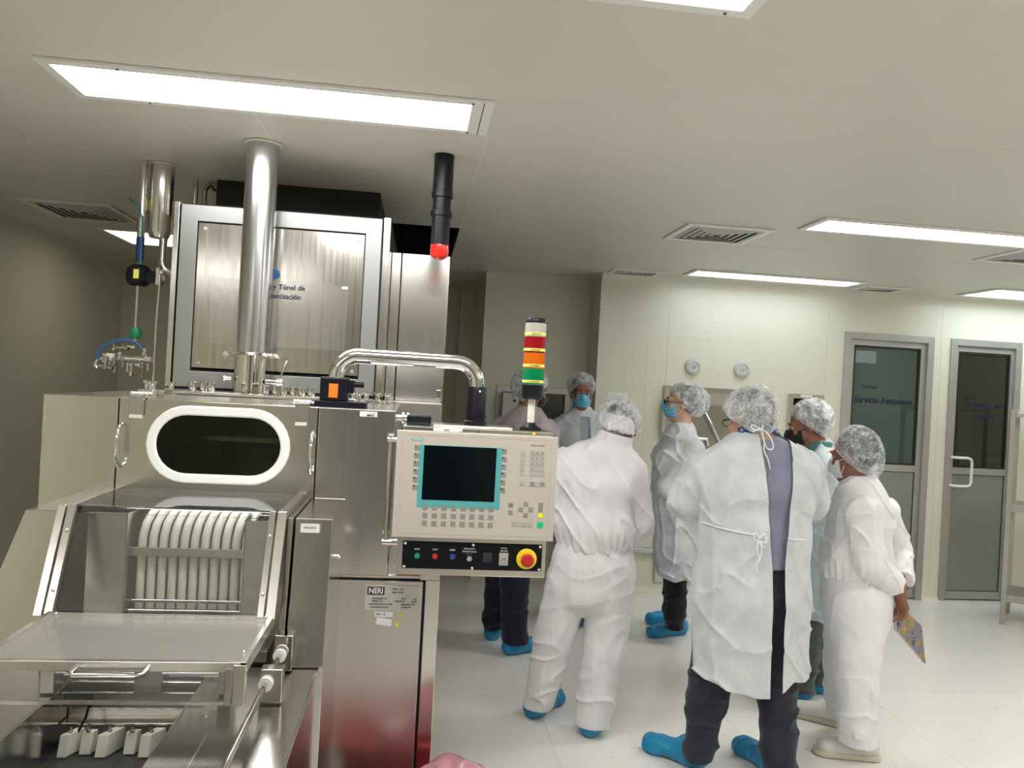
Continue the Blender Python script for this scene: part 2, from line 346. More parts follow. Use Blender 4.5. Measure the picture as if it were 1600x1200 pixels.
# objects in the rooms behind the glass
fl = MB().frame(.0, .0, 0, 0, 0, 0, 0) if False else None
t = thing('work_table', (4.95, YB + .9, 0), 'brown topped table seen dimly through the glass of the right-hand door', 'table')
MB().box(4.62, 5.4, YB + .7, YB + 1.1, 1.17, 1.21).build('table_top', mat('brown laminate', (.35, .14, .06), .5), t)
MB().box(4.66, 4.70, YB + .74, YB + .78, 0, 1.17).build('leg', M['steeld'], t); MB().box(5.3, 5.34, YB + .74, YB + .78, 0, 1.17).build('leg', M['steeld'], t)
MB().box(4.66, 4.70, YB + 1.02, YB + 1.06, 0, 1.17).build('leg', M['steeld'], t); MB().box(5.3, 5.34, YB + 1.02, YB + 1.06, 0, 1.17).build('leg', M['steeld'], t)

# recessed wall window / pass-through -------------------------------------
w = struct('window_1', MB().frame(WX0 - .02, WX1 + .02, WZ0 - .05, WZ1 + .035, .05, YR - .012, YR + .1), 'alu', .002)
MB().box(WX0 + .03, WX1 - .03, YR + .03, YR + .036, WZ0, WZ1 - .015).build('glass_pane', glassy('pass window glass', (.6, .66, .52), .02, .06), w)
struct('wall_behind_window', MB().box(WX0 - .3, RX1 + .1, YR + .9, YR + .98, 0, ZC), 'wall')
bx = thing('control_box', (.76, YR - .05, 1.19), 'grey wall box left of the window, behind the person in a pink sweater', 'control box')
MB().box(.70, .86, YR - .12, YR - .013, 1.25, 1.53).build('housing', M['alu'], bx, .006); MB().lathe([(.012, 0), (.012, -.014), (.008, -.018)], (.80, YR - .12, 1.47), 'y', 16).build('knob', M['black'], bx)

# autoclave in the back wall ----------------------------------------------
ac = thing('autoclave', (2.4, YB, .1), 'stainless steel autoclave front set in the cream wall below two round gauges', 'autoclave')
MB().frame(1.95, 2.845, .105, 1.655, .045, YB - .03, YB - .002).build('frame', M['steel'], ac, .003)
MB().box(1.995, 2.80, YB - .016, YB - .002, .15, 1.61).build('door_panel', M['steeld'], ac)
MB().box(2.03, 2.76, YB - .06, YB - .016, .55, 1.52).build('sliding_door', M['steelh'], ac, .008)
MB().tube([(2.26, YB - .06, 1.50), (2.27, YB - .09, 1.46), (2.42, YB - .09, 1.20), (2.43, YB - .06, 1.17)], .011, 10).build('handle', M['chrome'], ac)
MB().tube([(2.20, YB - .06, 1.22), (2.23, YB - .1, 1.25), (2.29, YB - .1, 1.25), (2.32, YB - .06, 1.2)], .012, 10).build('handle', M['chrome'], ac)
MB().box(1.935, 1.955, YB - .07, YB - .002, 1.25, 1.52).build('hinge', M['chrome'], ac, .003)
sb = thing('screen_box', (3.135, YB, 1.25), 'small black screen in a steel frame on the wall right of the autoclave', 'display')
MB().frame(2.988, 3.283, 1.26, 1.645, .035, YB - .035, YB - .001).build('frame', M['steel'], sb, .003)
MB().box(3.02, 3.25, YB - .018, YB - .002, 1.29, 1.612).build('screen', M['screen'], sb)
MB().box(3.08, 3.18, YB - .0365, YB - .0355, 1.622, 1.64).build('sticker', M['label'], sb)
for i, x in enumerate((2.183, 2.588)):
    g = thing('round_gauge', (x, YB, 1.75), ('left' if i == 0 else 'right') + ' one of the two round grey pressure gauges above the autoclave', 'gauge')
    MB().lathe([(.068, 0), (.068, -.012), (.062, -.018), (.040, -.02), (.040, -.006)], (x, YB - .001, 1.815), 'y', 40).build('bezel', M['vent'], g)
    MB().lathe([(.039, -.002), (.039, -.010), (.0, -.010)], (x, YB - .001, 1.815), 'y', 32).build('dial', M['label'], g)
    MB().lathe([(.026, -.010), (.024, -.018), (.0, -.020)], (x, YB - .001, 1.815), 'y', 32).build('dial_center', M['vent'], g)
    MB().box(x - .002, x + .015, YB - .0235, YB - .0195, 1.812, 1.816).build('needle', M['ink'], g)
rl = thing('bumper_rail', (1.87, YB, .3), 'horizontal grey blue steel rail low on the back wall', 'rail')
MB().box(1.42, 2.0, YB - .09, YB - .05, .345, .375).build('bar', M['duct'], rl, .006)
for x in (1.5, 1.85): MB().box(x, x + .03, YB - .05, YB - .001, .35, .37).build('bracket', M['steel'], rl)
nt_ = thing('paper_notice', (1.58, YB, 1.5), 'small white paper notice on the back wall left of the autoclave', 'notice')
MB().box(1.50, 1.66, YB - .002, YB - .0005, 1.46, 1.58).build('sheet', M['label'], nt_)
for k in range(5): MB().box(1.52, 1.64 - .02 * (k % 2), YB - .0026, YB - .002, 1.475 + .018 * k, 1.479 + .018 * k).build('printed_line', M['vent'], nt_)
sh = thing('steel_rack', (4.6, 5.4, 0), 'grey steel rack with shelves cut off by the right edge of the view', 'rack')
ra = Vector((.80, -.60, 0)); rb = Vector((.60, .80, 0)); r0 = Vector((4.435, 5.40, 0))
def rbox(mb, u0, u1, w0, w1, z0, z1):
    q = [r0 + ra * u + rb * w for u, w in ((u0, w0), (u1, w0), (u1, w1), (u0, w1))]; return mb.hexa([p + UP * z0 for p in q], [p + UP * z1 for p in q])
for u, w in ((0, 0), (.95, 0), (.05, .42), (.95, .42)): rbox(MB(), u, u + .035, w, w + .035, 0, 1.61).build('post', M['steeld'], sh, .002)
for z in (.195, .87, 1.575): rbox(rbox(MB(), .035, .95, .003, .45, z, z + .025), .035, .95, 0, .012, z - .02, z + .03).build('shelf', M['steeld'], sh, .002)
rbox(MB(), .05, .10, -.002, -.0005, 1.583, 1.603).build('tag_label', M['label'], sh)

# ceiling fixtures ---------------------------------------------------------
EM = mat('lit diffuser', (1, 1, 1), .5, emit=LAMP, ecol=(1.0, .985, .955))
EM3 = mat('dim warm diffuser', (1, 1, 1), .5, emit=LAMP * .16, ecol=(1.0, .93, .78))
EM2 = mat('lit prismatic diffuser', (1, 1, 1), .5, emit=LAMP * .38, ecol=(.82, .94, 1.0))
def fixture(x0, x1, y0, y1, label, end=False, em=None):
    t = thing('ceiling_light', ((x0 + x1) / 2, (y0 + y1) / 2, ZC), label, 'ceiling light', None)
    b = MB(); w = .035; z = ZC - .012
    o = [(x0, y0, z), (x1, y0, z), (x1, y1, z), (x0, y1, z)]; e = .075 if end else w
    i = [(x0 + w, y0 + w, z), (x1 - e, y0 + w, z), (x1 - e, y1 - w, z), (x0 + w, y1 - w, z)]
    b.ring(o, i, (0, 0, .0115)); b.build('frame', M['white'], t, .003)
    MB().box(x0 + w, x1 - e, y0 + w, y1 - w, ZC - .006, ZC - .002).build('diffuser', em or EM, t)
    for fx in (.17, .95):
        for y in (y0 + w / 2, y1 - w / 2): MB().lathe([(.004, 0), (.004, -.003), (0, -.003)], (x0 + (x1 - x0) * fx, y, z), 'z', 8).build('screw', M['ink'], t)
    if end: MB().box(x1 - .036, x1 - .033, y0 + .004, y1 - .004, z - .0006, z).build('cover_gap', M['rubber'], t)
    return t
fixture(-1.195, .208, 2.53, 2.865, 'large lit ceiling light nearest above the machine', True)
fixture(-.65, .745, 1.46, 1.80, 'ceiling light cut off by the top edge of the view')
fixture(1.97, 3.42, 3.68, 3.98, 'lit ceiling light at the right, between two square vents')
fixture(1.98, 3.32, 5.53, 5.82, 'lit ceiling light above the autoclave wall', em=EM2)
fixture(4.26, 5.6, 5.38, 5.84, 'lit ceiling light above the two doors at the far right', em=EM2)
fixture(-2.20, -1.55, 5.64, 6.28, 'square lit ceiling light at the far left behind the pipes', em=EM3)
fixture(1.9, 3.3, 1.5, 1.83, 'ceiling light behind the photographer, right');  # unseen fixtures added to light people and floor from the front
fixture(1.9, 3.3, -.8, -.46, 'ceiling light behind the photographer, far right'); fixture(4.4, 5.6, 2.4, 2.72, 'ceiling light near the right wall')
fixture(-2.35, -.95, -.9, -.56, 'ceiling light behind the photographer, left')  # unseen fixture added to brighten the left wall and machine front
def ventil(x0, x1, y0, y1, label):
    t = thing('air_vent', ((x0 + x1) / 2, (y0 + y1) / 2, ZC), label, 'air vent', None)
    b = MB(); z = ZC - .01; w = .04
    o = [(x0, y0, z), (x1, y0, z), (x1, y1, z), (x0, y1, z)]; i = [(x0 + w, y0 + w, z), (x1 - w, y0 + w, z), (x1 - w, y1 - w, z), (x0 + w, y1 - w, z)]
    b.ring(o, i, (0, 0, .0095)); b.build('frame', M['white'], t, .002)
    MB().box(x0 + w, x1 - w, y0 + w, y1 - w, ZC - .0015, ZC - .0005).build('backing', M['dark'], t)
    mx, my = (x0 + x1) / 2, (y0 + y1) / 2; hx, hy = (x1 - x0) / 2 - w, (y1 - y0) / 2 - w
    for k in range(5):
        f0, f1 = 1 - k * .19 - .02, 1 - k * .19 - .135
        if f1 < .08: f1 = .0
        o = [(mx - hx * f0, my - hy * f0, ZC - .010), (mx + hx * f0, my - hy * f0, ZC - .010), (mx + hx * f0, my + hy * f0, ZC - .010), (mx - hx * f0, my + hy * f0, ZC - .010)]
        i = [(mx - hx * f1, my - hy * f1, ZC - .013), (mx + hx * f1, my - hy * f1, ZC - .013), (mx + hx * f1, my + hy * f1, ZC - .013), (mx - hx * f1, my + hy * f1, ZC - .013)]
        MB().ring(o, i, (0, 0, .0015)).build('louver', M['vent'], t)
ventil(1.40, 1.885, 4.05, 4.50, 'square ceiling vent in the middle of the room, between the two largest ceiling lights')
ventil(-2.31, -1.80, 4.80, 5.36, 'square ceiling vent at the left above the pipes')
ventil(3.32, 3.85, 4.00, 4.42, 'square ceiling vent at the right edge beside the ceiling light')
ventil(1.43, 1.83, 5.76, 6.02, 'square ceiling vent above the wall corner by the recess')
ventil(3.40, 3.78, 5.69, 5.96, 'square ceiling vent above the left door')
# ---------------------------------------------------------------- vial washing machine
def rectloop(loop, x0, x1, z0, z1):
    """matching loop on a rectangle around a rounded loop"""
    mx = sum(p[0] for p in loop) / len(loop); mz = sum(p[2] for p in loop) / len(loop); out = []
    for p in loop:
        dx, dz = p[0] - mx, p[2] - mz; t = 1e9
        if dx > 1e-9: t = min(t, (x1 - mx) / dx)
        if dx < -1e-9: t = min(t, (x0 - mx) / dx)
        if dz > 1e-9: t = min(t, (z1 - mz) / dz)
        if dz < -1e-9: t = min(t, (z0 - mz) / dz)
        out.append([mx + dx * t, p[1], mz + dz * t])
    for cxn in (x0, x1):           # pull the nearest point onto each corner
        for czn in (z0, z1):
            q = min(out, key=lambda a: (a[0] - cxn) ** 2 + (a[2] - czn) ** 2); q[0], q[2] = cxn, czn
    return [tuple(q) for q in out]
W = thing('washing_machine', (-.47, 2.6, 0), 'large stainless steel washing machine with a white framed oval window and a clear guarded infeed', 'machine')
Y0 = 2.40
# upper housing (hollow behind the window)
hs = MB(); hs.box(-1.053, -.848, Y0, 3.28, 1.0, 1.50).box(-.280, -.053, Y0 + .001, 3.28, 1.0, 1.50).box(-.848, -.28, Y0 + .02, 3.28, 1.0, 1.19).box(-.848, -.28, Y0 + .02, 3.28, 1.47, 1.50).box(-.848, -.28, 2.98, 3.28, 1.19, 1.47)
hs.build('housing', M['steel'], W, .0025)
MB().box(-.8475, -.845, Y0 + .004, Y0 + .02, 1.19, 1.498).box(-.283, -.2805, Y0 + .004, Y0 + .02, 1.0, 1.498).build('door_gap', M['rubber'], W)
WC = (-.561, 1.373)
inn = stadium(WC[0], WC[1], .366, .182, Y0 - .002, 14); out = rectloop(inn, -.844, -.284, 1.192, 1.498)
dr = MB().ring(out, inn, (0, .02, 0)).build('window_door', M['steel'], W, .0015)
go, gi = stadium(WC[0], WC[1], .408, .226, Y0 - .012, 14), stadium(WC[0], WC[1], .352, .170, Y0 - .012, 14)
MB().ring(go, gi, (0, .014, 0)).build('window_gasket', M['gasket'], dr, .006, seg=4)
MB().prism(stadium(WC[0], WC[1], .36, .178, Y0 + .004, 14), (0, .004, 0)).build('window_glass', M['winglass'], dr)
for x in (-.833, -.293):
    MB().tube([(x, Y0 - .002, 1.425), (x, Y0 - .03, 1.418), (x, Y0 - .042, 1.40), (x, Y0 - .042, 1.325), (x, Y0 - .03, 1.307), (x, Y0 - .002, 1.30)], .0055, 14).build('door_handle', M['chrome'], dr)
for x in (-.795, -.329):
    MB().box(x - .020, x + .020, Y0 - .012, Y0 - .004, 1.452, 1.508).box(x - .020, x + .020, Y0 - .012, Y0 + .04, 1.503, 1.508).build('hinge_clip', M['steeld'], W, .001)
    MB().box(x - .017, x + .017, Y0 - .016, Y0 - .0035, 1.443, 1.453).build('clip_tip', M['pvc'], W, .001)
    MB().tube([(x - .03, Y0 + .03, 1.512), (x + .03, Y0 + .03, 1.512)], .006, 12).build('hinge_pin', M['chrome'], W)
# things seen dimly through the window
iw = MB(); iw.box(-.847, -.281, 2.97, 2.975, 1.20, 1.465).build('chamber_back', M['steeld'], W)
MB().box(-.80, -.33, 2.7, 2.715, 1.36, 1.375).build('chamber_rail', M['steel'], W); MB().box(-.76, -.745, 2.6, 2.615, 1.2, 1.46).build('chamber_post', M['steel'], W)
for k in range(7): MB().tube([(-.68 + .055 * k, 2.72, 1.36), (-.68 + .055 * k, 2.72, 1.30)], .004, 8).build('chamber_nozzle', M['steel'], W)
MB().box(-.66, -.58, 2.9, 2.905, 1.43, 1.46).build('chamber_label', M['labely'], W)
# lower cabinet with its door
MB().box(-.285, .105, Y0 + .012, 3.28, .02, .99).build('base_cabinet', M['rubber'], W)
MB().box(-.285, .105, Y0 + .013, 3.3, .99, 1.0).box(-.0525, .105, Y0 + .02, 3.28, 1.0, 1.045).box(.064, .107, Y0, 3.28, .02, .99).box(-.285, -.216, Y0, 3.28, .02, .992).box(.046, .105, Y0, Y0 + .012, .99, 1.012).build('cabinet_frame', M['steel'], W, .002)
ld = MB().box(-.2145, .056, Y0 - .002, Y0 + .012, .03, .986).build('cabinet_door', M['steelr'], W, .002)
sp = MB().box(-.114, .047, Y0 - .0045, Y0 - .002, .897, .974).build('nameplate', mat('aluminium nameplate', (.55, .57, .54), .4, .2), ld, .001)
MB().box(-.109, -.058, Y0 - .0052, Y0 - .0045, .945, .969).build('logo_ground', M['ink'], sp)
text('NERI', (-.0835, Y0 - .0056, .9565), .024, 'label', sp, sx=.85, bold=.0006)
for s, x, z in (('MODEL   LV108', -.018, .963), ('SERIES  P94T032', -.018, .953), ('MAX PRESSURE  3.00', -.072, .934), ('AMP 16', .0, .934), ('1.30', .034, .934), ('POWER 2.0 kW', -.078, .926), ('CAPACITY 30', -.012, .926), ('40.0 Hz', .032, .926), ('MAIN POWER SUPPLY VOLT 400', -.068, .917), ('FREQUENCY 50 Hz', .014, .917), ('AUX CONTROL VOLT 24', -.072, .908), ('DATE 07/1994', .008, .908)):
    text(s, (x, Y0 - .0052, z), .0068, 'ink', sp, sx=.72)
MB().box(-.084, -.030, Y0 - .003, Y0 - .002, .878, .893).build('sticker', M['label'], ld); text('NR  I-5', (-.066, Y0 - .0036, .886), .009, 'ink', ld)
q = MB(); q.prism([(-.079, Y0 - .003, .856), (-.034, Y0 - .003, .850), (-.031, Y0 - .003, .870), (-.076, Y0 - .003, .876)], (0, .001, 0)).build('sticker', M['label'], ld)
MB().box(-.012, .0, Y0 - .0028, Y0 - .002, .880, .888).build('yellow_dot', M['yel'], ld); MB().box(-.020, -.010, Y0 - .0028, Y0 - .002, .849, .860).build('yellow_dot', M['yel'], ld)
pk = MB().box(-1.042, -.905, Y0 - .0022, Y0 - .0012, 1.367, 1.467).build('clear_pocket', M['sleeve'], W)
stk = MB().box(-.160, -.108, Y0 - .0008, Y0, 1.478, 1.494).build('sticker', M['label'], W); text('LVA-0108', (-.128, Y0 - .0012, 1.488), .007, 'vent', W); text('000215', (-.128, Y0 - .0012, 1.482), .007, 'ink', W, bold=.0003)
# machine roof: fittings in a row
MB().box(-.98, -.15, 2.95, 3.2, 1.50, 1.512).build('roof_plate', M['mirror'], W, .002)
for i in range(14):
    x = -.82 + .033 * i
    if abs(x + .655) < .08: continue
    MB().lathe([(.013, 0), (.0145, .006), (.0145, .03), (.011, .034), (0, .034)], (x, 3.05 + .02 * (i % 2), 1.512), 'z', 20).build('roof_fitting', M['mirror'], W)
for x, y in ((-.93, 2.95), (-.88, 3.0), (-.98, 3.05), (-.90, 2.85), (-.23, 3.05), (-.18, 3.0), (-.2, 2.9), (-.14, 3.05), (-.10, 2.95)):
    MB().lathe([(.018, 0), (.018, .01), (.010, .012), (.010, .03), (.016, .032), (.016, .04), (0, .04)], (x, y, 1.50), 'z', 18).build('roof_valve', M['chrome'], W)
MB().tube([(-.053, 2.5, 1.475), (-.01, 2.5, 1.475)], .010, 14).lathe([(.018, 0), (.018, .006)], (-.035, 2.5, 1.475), 'x', 20).lathe([(.018, 0), (.018, .006)], (-.02, 2.5, 1.475), 'x', 20).build('side_port', M['chrome'], W)
# infeed: side columns, deck, trough
sc = MB()
def col(x0, x1, x0b=None):
    a = x0 if x0b is None else x0b
    b = MB(); b.hexa([(a, 1.995, .87), (x1, 1.995, .87), (x1, Y0, .87), (a, Y0, .87)], [(x0, 2.06, 1.228), (x1, 2.06, 1.228), (x1, Y0, 1.228), (x0, Y0, 1.228)]); return b
col(-.284, -.190).build('side_column', M['steel'], W, .002)
col(-.303, -.289).build('column_strip', M['steel'], W, .0015)
col(-.931, -.852, -1.03).build('side_column', M['steel'], W, .002)
MB().box(-.268, -.222, 2.040, 2.042, 1.196, 1.218).build('sticker', M['label'], W); text('LV-N  L5-12', (-.245, 2.0395, 1.209), .006, 'navyink', W)
MB().lathe([(.007, 0), (.007, .008), (.004, .011), (0, .011)], (-.19, 2.2, 1.10), 'x', 14).build('side_knob', M['chrome'], W)
dk = MB(); dk.box(-.45, -.205, 1.05, 2.0, .858, .868).box(-.205, -.200, 1.05, Y0, .25, .868).box(-.303, -.19, 2.0, Y0, .858, .87)
dk.build('infeed_deck', M['steelh'], W, .0015)
dl = MB(); dl.box(-1.02, -.75, 1.05, 2.0, .858, .868).box(-1.03, -.19, 2.0, Y0, .3, .86).box(-1.02, -.21, 1.05, 2.0, .3, .70); dl.build('infeed_deck', M['steelh'], W, .0015)
MB().box(-.376, -.372, 1.05, 1.63, .868, .8695).build('deck_seam', M['steelb'], W)
for x, y in ((-.40, 1.72), (-.27, 1.3), (-.84, 1.72)): MB().lathe([(.005, 0), (.005, .002), (0, .003)], (x, y, .868), 'z', 12).build('deck_screw', M['chrome'], W)
MB().box(-.455, -.449, 1.05, 2.0, .72, .868).box(-.751, -.745, 1.05, 2.0, .72, .868).build('trough_wall', M['steelh'], W, .001)
MB().box(-.745, -.455, 1.05, 2.0, .715, .735).build('conveyor_belt', M['belt'], W)
MB().box(-.743, -.457, 1.90, 1.912, .775, .868).box(-.743, -.457, 1.86, 1.90, .785, .79).build('cross_plate', M['steel'], W, .001)
MB().box(-.743, -.457, 1.852, 1.86, .828, .862).build('cross_plate', M['steelh'], W, .001)
MB().box(-.735, -.675, 1.845, 1.852, .835, .862).build('sensor_head', M['black'], W, .002)
MB().tube([(-.68, 1.848, .84), (-.685, 1.845, .81), (-.70, 1.84, .775), (-.725, 1.82, .755)], .0028, 8).build('sensor_cable', M['black'], W)
for i, (x, y, w_, l, dxx) in enumerate(((-.728, 1.808, .018, .048, .022), (-.688, 1.822, .024, .026, .006), (-.650, 1.808, .022, .055, .024), (-.596, 1.822, .024, .026, .006), (-.560, 1.808, .022, .048, .022))):
    z0, z1 = .737, .783
    b = MB(); b.hexa([(x, y, z0), (x + w_, y, z0), (x + w_ + dxx, y + l, z0), (x + dxx, y + l, z0)], [(x + .002, y + .01, z1), (x + w_ + .002, y + .01, z1), (x + w_ + dxx, y + l, z1), (x + dxx, y + l, z1)])
    gd = b.build('vial_guide', M['pvc'], W, .0015)
    MB().lathe([(.006, 0), (.006, .004), (.003, .005), (.003, .012), (0, .012)], (x + w_ / 2 + dxx * .4, y + l * .45, z1), 'z', 12).build('screw', M['chrome'], gd)
# clear guard: steep upper pane, top pane, horizontal lid, front pane
XA, XB = -.846, -.306
def slab(p0, p1, x0, x1, t=.006):        # pane between two (y,z) lines
    (ya, za), (yb, zb) = p0, p1; n = Vector((0, -(zb - za), (yb - ya))).normalized() * t
    return MB().prism([(x0, ya, za), (x1, ya, za), (x1, yb, zb), (x0, yb, zb)], n)
slab((1.955, 1.012), (2.051, 1.226), XA + .01, XB - .01, .005).build('upper_guard_pane', M['acrylic'], W)
for x0, x1 in ((XA - .002, XA + .017), (XA + .021, XA + .040), (XB - .020, XB + .002), (XB - .040, XB - .024)):
    slab((1.948, 1.0), (2.052, 1.242), x0, x1, .014).build('guard_post', M['steelb'] if x0 in (XA - .002, XB - .020) else M['steel'], W, .0015)
for x in (XA + .031, XB - .032):
    for z in (1.19, 1.06):
        y = 1.948 + (z - 1.0) * .104 / .242
        MB().ball((x, y - .017, z), .0045, 8).build('guard_screw', M['chrome'], W)
MB().box(XA + .02, XB - .02, 2.078, Y0 - .004, 1.2365, 1.2415).build('top_guard_pane', M['acrylic'], W)
def bend_pts(r): return [(2.078 - r * math.sin(math.radians(a)) , 1.2165 + .0 + r * math.cos(math.radians(a))) for a in range(0, 67, 6)]
bo_, bi_ = bend_pts(.025), bend_pts(.020); bb_ = MB(); nn_ = len(bo_)
bb_.add([(x, y, z) for x in (XA + .045, XB - .042) for (y, z) in bo_], [(i, i + 1, nn_ + i + 1, nn_ + i) for i in range(nn_ - 1)], True)
bw_ = bb_.build('bent_pane', M['acrylic'], W)
MB().box(XB - .022, XB + .002, 2.045, Y0 - .002, 1.222, 1.243).build('top_guard_frame', M['steel'], W, .001)
MB().box(XA, XA + .022, 2.045, Y0 - .002, 1.222, 1.243).build('top_guard_frame', M['steel'], W, .001)
lid = MB().box(XA + .045, XB - .006, 1.645, 1.950, 1.006, 1.011).build('lid_pane', M['lidacr'], W)
MB().box(XB - .012, XB, 1.63, 1.955, .988, 1.013).box(XA + .03, XA + .045, 1.63, 1.955, .985, 1.016).box(XA + .03, XB, 1.630, 1.643, .992, 1.012).build('lid_frame', M['steelb'], lid, .001)
MB().box(XA + .045, XB - .03, 1.632, 1.637, .930, .992).build('front_pane', M['acrylic'], lid)
MB().box(XB - .024, XB + .001, 1.626, 1.642, .926, 1.008).build('front_post', M['steelb'], lid, .0015)
MB().box(XB - .040, XB - .026, 1.628, 1.640, .926, 1.0).build('front_post', M['steel'], lid, .001)
MB().box(XA + .045, XB - .04, 1.631, 1.638, .926, .932).build('front_bottom_rail', M['steelb'], lid)
MB().tube([(-.625, 1.632, 1.003), (-.63, 1.612, .997), (-.625, 1.604, .992), (-.51, 1.604, .992), (-.497, 1.606, .995), (-.490, 1.632, 1.003)], .0052, 14).build('lid_handle', M['chrome'], lid)
for x, y in ((XA + .052, 1.93), (XA + .052, 1.67), (XB - .018, 1.93), (XB - .018, 1.69)): MB().ball((x, y, 1.013), .004, 8).build('lid_screw', M['chrome'], lid)
# inside the guard
MB().box(-.80, -.705, 2.10, 2.104, .87, 1.22).box(-.708, -.704, 2.10, 2.38, .87, 1.22).build('inner_sheet', M['steel'], W, .001)
MB().box(-.415, -.31, 2.09, 2.094, .87, 1.212).box(-.415, -.411, 2.09, 2.38, .87, 1.212).build('inner_sheet', M['steel'], W, .001)
MB().box(-.705, -.413, 2.37, 2.38, .87, 1.22).build('inner_back', M['steeld'], W)
for k in range(11):
    x = -.682 + .0262 * k
    p = [(x, 2.15, .90), (x, 2.15, 1.12), (x + .001, 2.152, 1.155), (x + .004, 2.165, 1.185), (x + .008, 2.195, 1.205), (x + .012, 2.235, 1.212), (x + .014, 2.29, 1.213)]
    pp = []
    for i in range(len(p) - 1):
        for t in (0, .5): pp.append(tuple(p[i][j] * (1 - t) + p[i + 1][j] * t for j in range(3)))
    MB().tube(pp + [p[-1]], .0105, 14).build('vial_tube', M['pvc'], W)
MB().box(-.704, -.415, 2.128, 2.137, 1.105, 1.128).build('cross_bar', M['steelh'], W, .001)
MB().box(-.704, -.415, 2.130, 2.136, .985, .993).box(-.704, -.415, 2.12, 2.135, .955, .97).build('cross_bar', M['steelh'], W, .001)
MB().box(-.78, -.33, 2.02, 2.10, .872, .90).build('inner_block', M['steeld'], W, .002)
MB().tube([(-.76, 1.85, .905), (-.36, 1.85, .905)], .005, 10).build('guide_shaft', M['chrome'], W)
MB().box(-.58, -.52, 1.82, 1.87, .872, .925).build('shaft_block', M['steel'], W, .002)
MB().box(-.40, -.37, 1.82, 1.87, .872, .945).build('shaft_block', M['steeld'], W, .002)
MB().box(-.775, -.745, 1.82, 1.87, .872, .945).build('shaft_block', M['steeld'], W, .002)
# guide rod on the right of the deck
MB().box(-.306, -.262, 1.965, 2.03, .872, .958).build('rod_bracket', M['mirror'], W, .002)
MB().box(-.303, -.255, 1.775, 1.81, .872, .945).build('rod_bracket', M['steel'], W, .002)
rd = MB().tube([(-.289, 2.0, .915), (-.289, 1.05, .915)], .0065, 16).build('guide_rod', M['mirror'], W)
for y in (1.945, 1.765): MB().lathe([(.008, 0), (.0155, 0), (.0155, .010), (.008, .010)], (-.289, y, .915), 'y', 28).build('rod_ring', M['gasket'], rd)

# ---------------------------------------------------------------- operator panel on its swing arm
C = thing('operator_console', (.19, 2.42, 1.50), 'beige operator panel with a dark screen hanging from a bent chrome arm', 'console')
hsg = MB().box(-.028, .414, 2.318, 2.50, 1.026, 1.462).build('housing', M['steel'], C, .003)
bz = MB().box(-.0445, .430, 2.302, 2.3178, 1.139, 1.449).build('bezel', M['beige'], C, .002)
def S(u, v): return (-.0445 + u * .4745, 1.449 - v * .31)
yp = 2.302
def pad(name, u0, u1, v0, v1, mt, par, t=.0006, y=yp):
    (x0, z0), (x1, z1) = S(u0, v1), S(u1, v0); return MB().box(x0, x1, y - t, y + .0002, z0, z1).build(name, M[mt] if isinstance(mt, str) else mt, par)
b = MB(); b.frame(*[S(.035, 0)[0], S(.965, 0)[0], S(0, .965)[1], S(0, .035)[1]], .0012, yp - .0004, yp); b.build('panel_groove', M['keyl'], bz)
pad('screen_surround', .142, .652, .125, .715, 'teal', bz, .0005)
pad('screen', .17, .617, .13, .64, 'screen', bz, .0012)
pad('brand_label', .093, .161, .066, .093, 'teal', bz, .0006); text('SIEMENS', (S(.127, 0)[0], yp - .0008, S(0, .08)[1]), .0085, 'label', bz, sx=.85)
text('SIMATIC PANEL', (S(.875, 0)[0], yp - .0004, S(0, .088)[1]), .0078, 'key', bz, sx=.8)
def keyb(u, v, w=.031, h=.046, mt='key'):
    k = pad('key', u - w / 2, u + w / 2, v - h / 2, v + h / 2, mt, bz, .0011); return k
for k in range(6):
    v = .158 + .0743 * k
    for j, u in enumerate((.127, .666)): keyb(u, v)
for r, v in enumerate((.712, .787, .861)):
    for c_ in range(8): keyb(.195 + .0582 * c_, v)
for r in range(5):
    keyb(.782, .16 + .05 * r, .028, .042, 'keyl')
    for c_ in range(3): keyb(.842 + .032 * c_, .16 + .05 * r, .027, .042, 'keyl')
keyb(.785, .454, .028, .042, 'keyl')
for u in (.85, .882, .914): keyb(u, .455, .029, .042, 'key' if u != .882 else 'keyl')
for u, v in ((.724, .662), (.724, .735), (.818, .65), (.786, .703), (.85, .70), (.818, .754), (.911, .652), (.911, .70)): keyb(u, v, .028, .040)
for k in range(4): keyb(.748 + .034 * k, .843, .03, .042, 'keyl')
keyb(.912, .752, .03, .045, 'keyy'); keyb(.913, .845, .038, .055, 'keyg')
for s, u, v in (('Esc', .724, .662), ('7', .842, .16), ('8', .874, .16), ('9', .906, .16), ('4', .842, .21), ('5', .874, .21), ('6', .906, .21), ('1', .842, .26), ('2', .874, .26), ('3', .906, .26), ('0', .842, .31)):
    text(s, (S(u, 0)[0], yp - .0013, S(0, v)[1]), .007 if len(s) < 2 else .004, 'ink', bz)
for k in range(6):
    text('F%d' % (k + 1), (S(.119, 0)[0], yp - .0013, S(0, .143 + .0743 * k)[1]), .0055, 'ink', bz, bold=.0003); text('F%d' % (k + 7), (S(.660, 0)[0], yp - .0013, S(0, .143 + .0743 * k)[1]), .0055, 'ink', bz, bold=.0003)
for u, s in ((.01, 0), (.5, 0), (.98, 0)): MB().lathe([(.0025, 0), (.0025, -.001), (0, -.001)], (S(u, 0)[0] + (.01 if u < .1 else 0), 2.3175, 1.4525), 'y', 10).build('screw', M['ink'], hsg)
pt = MB().box(-.011, .402, 2.315, 2.318, 1.046, 1.126).build('button_plate', M['blackp'], C, .0015)
for x in (-.004, .195, .395):
    for z in (1.052, 1.120): MB().lathe([(.0042, 0), (.0042, -.002), (.002, -.0035), (0, -.0035)], (x, 2.3148, z), 'y', 14).build('screw', M['chrome'], pt)
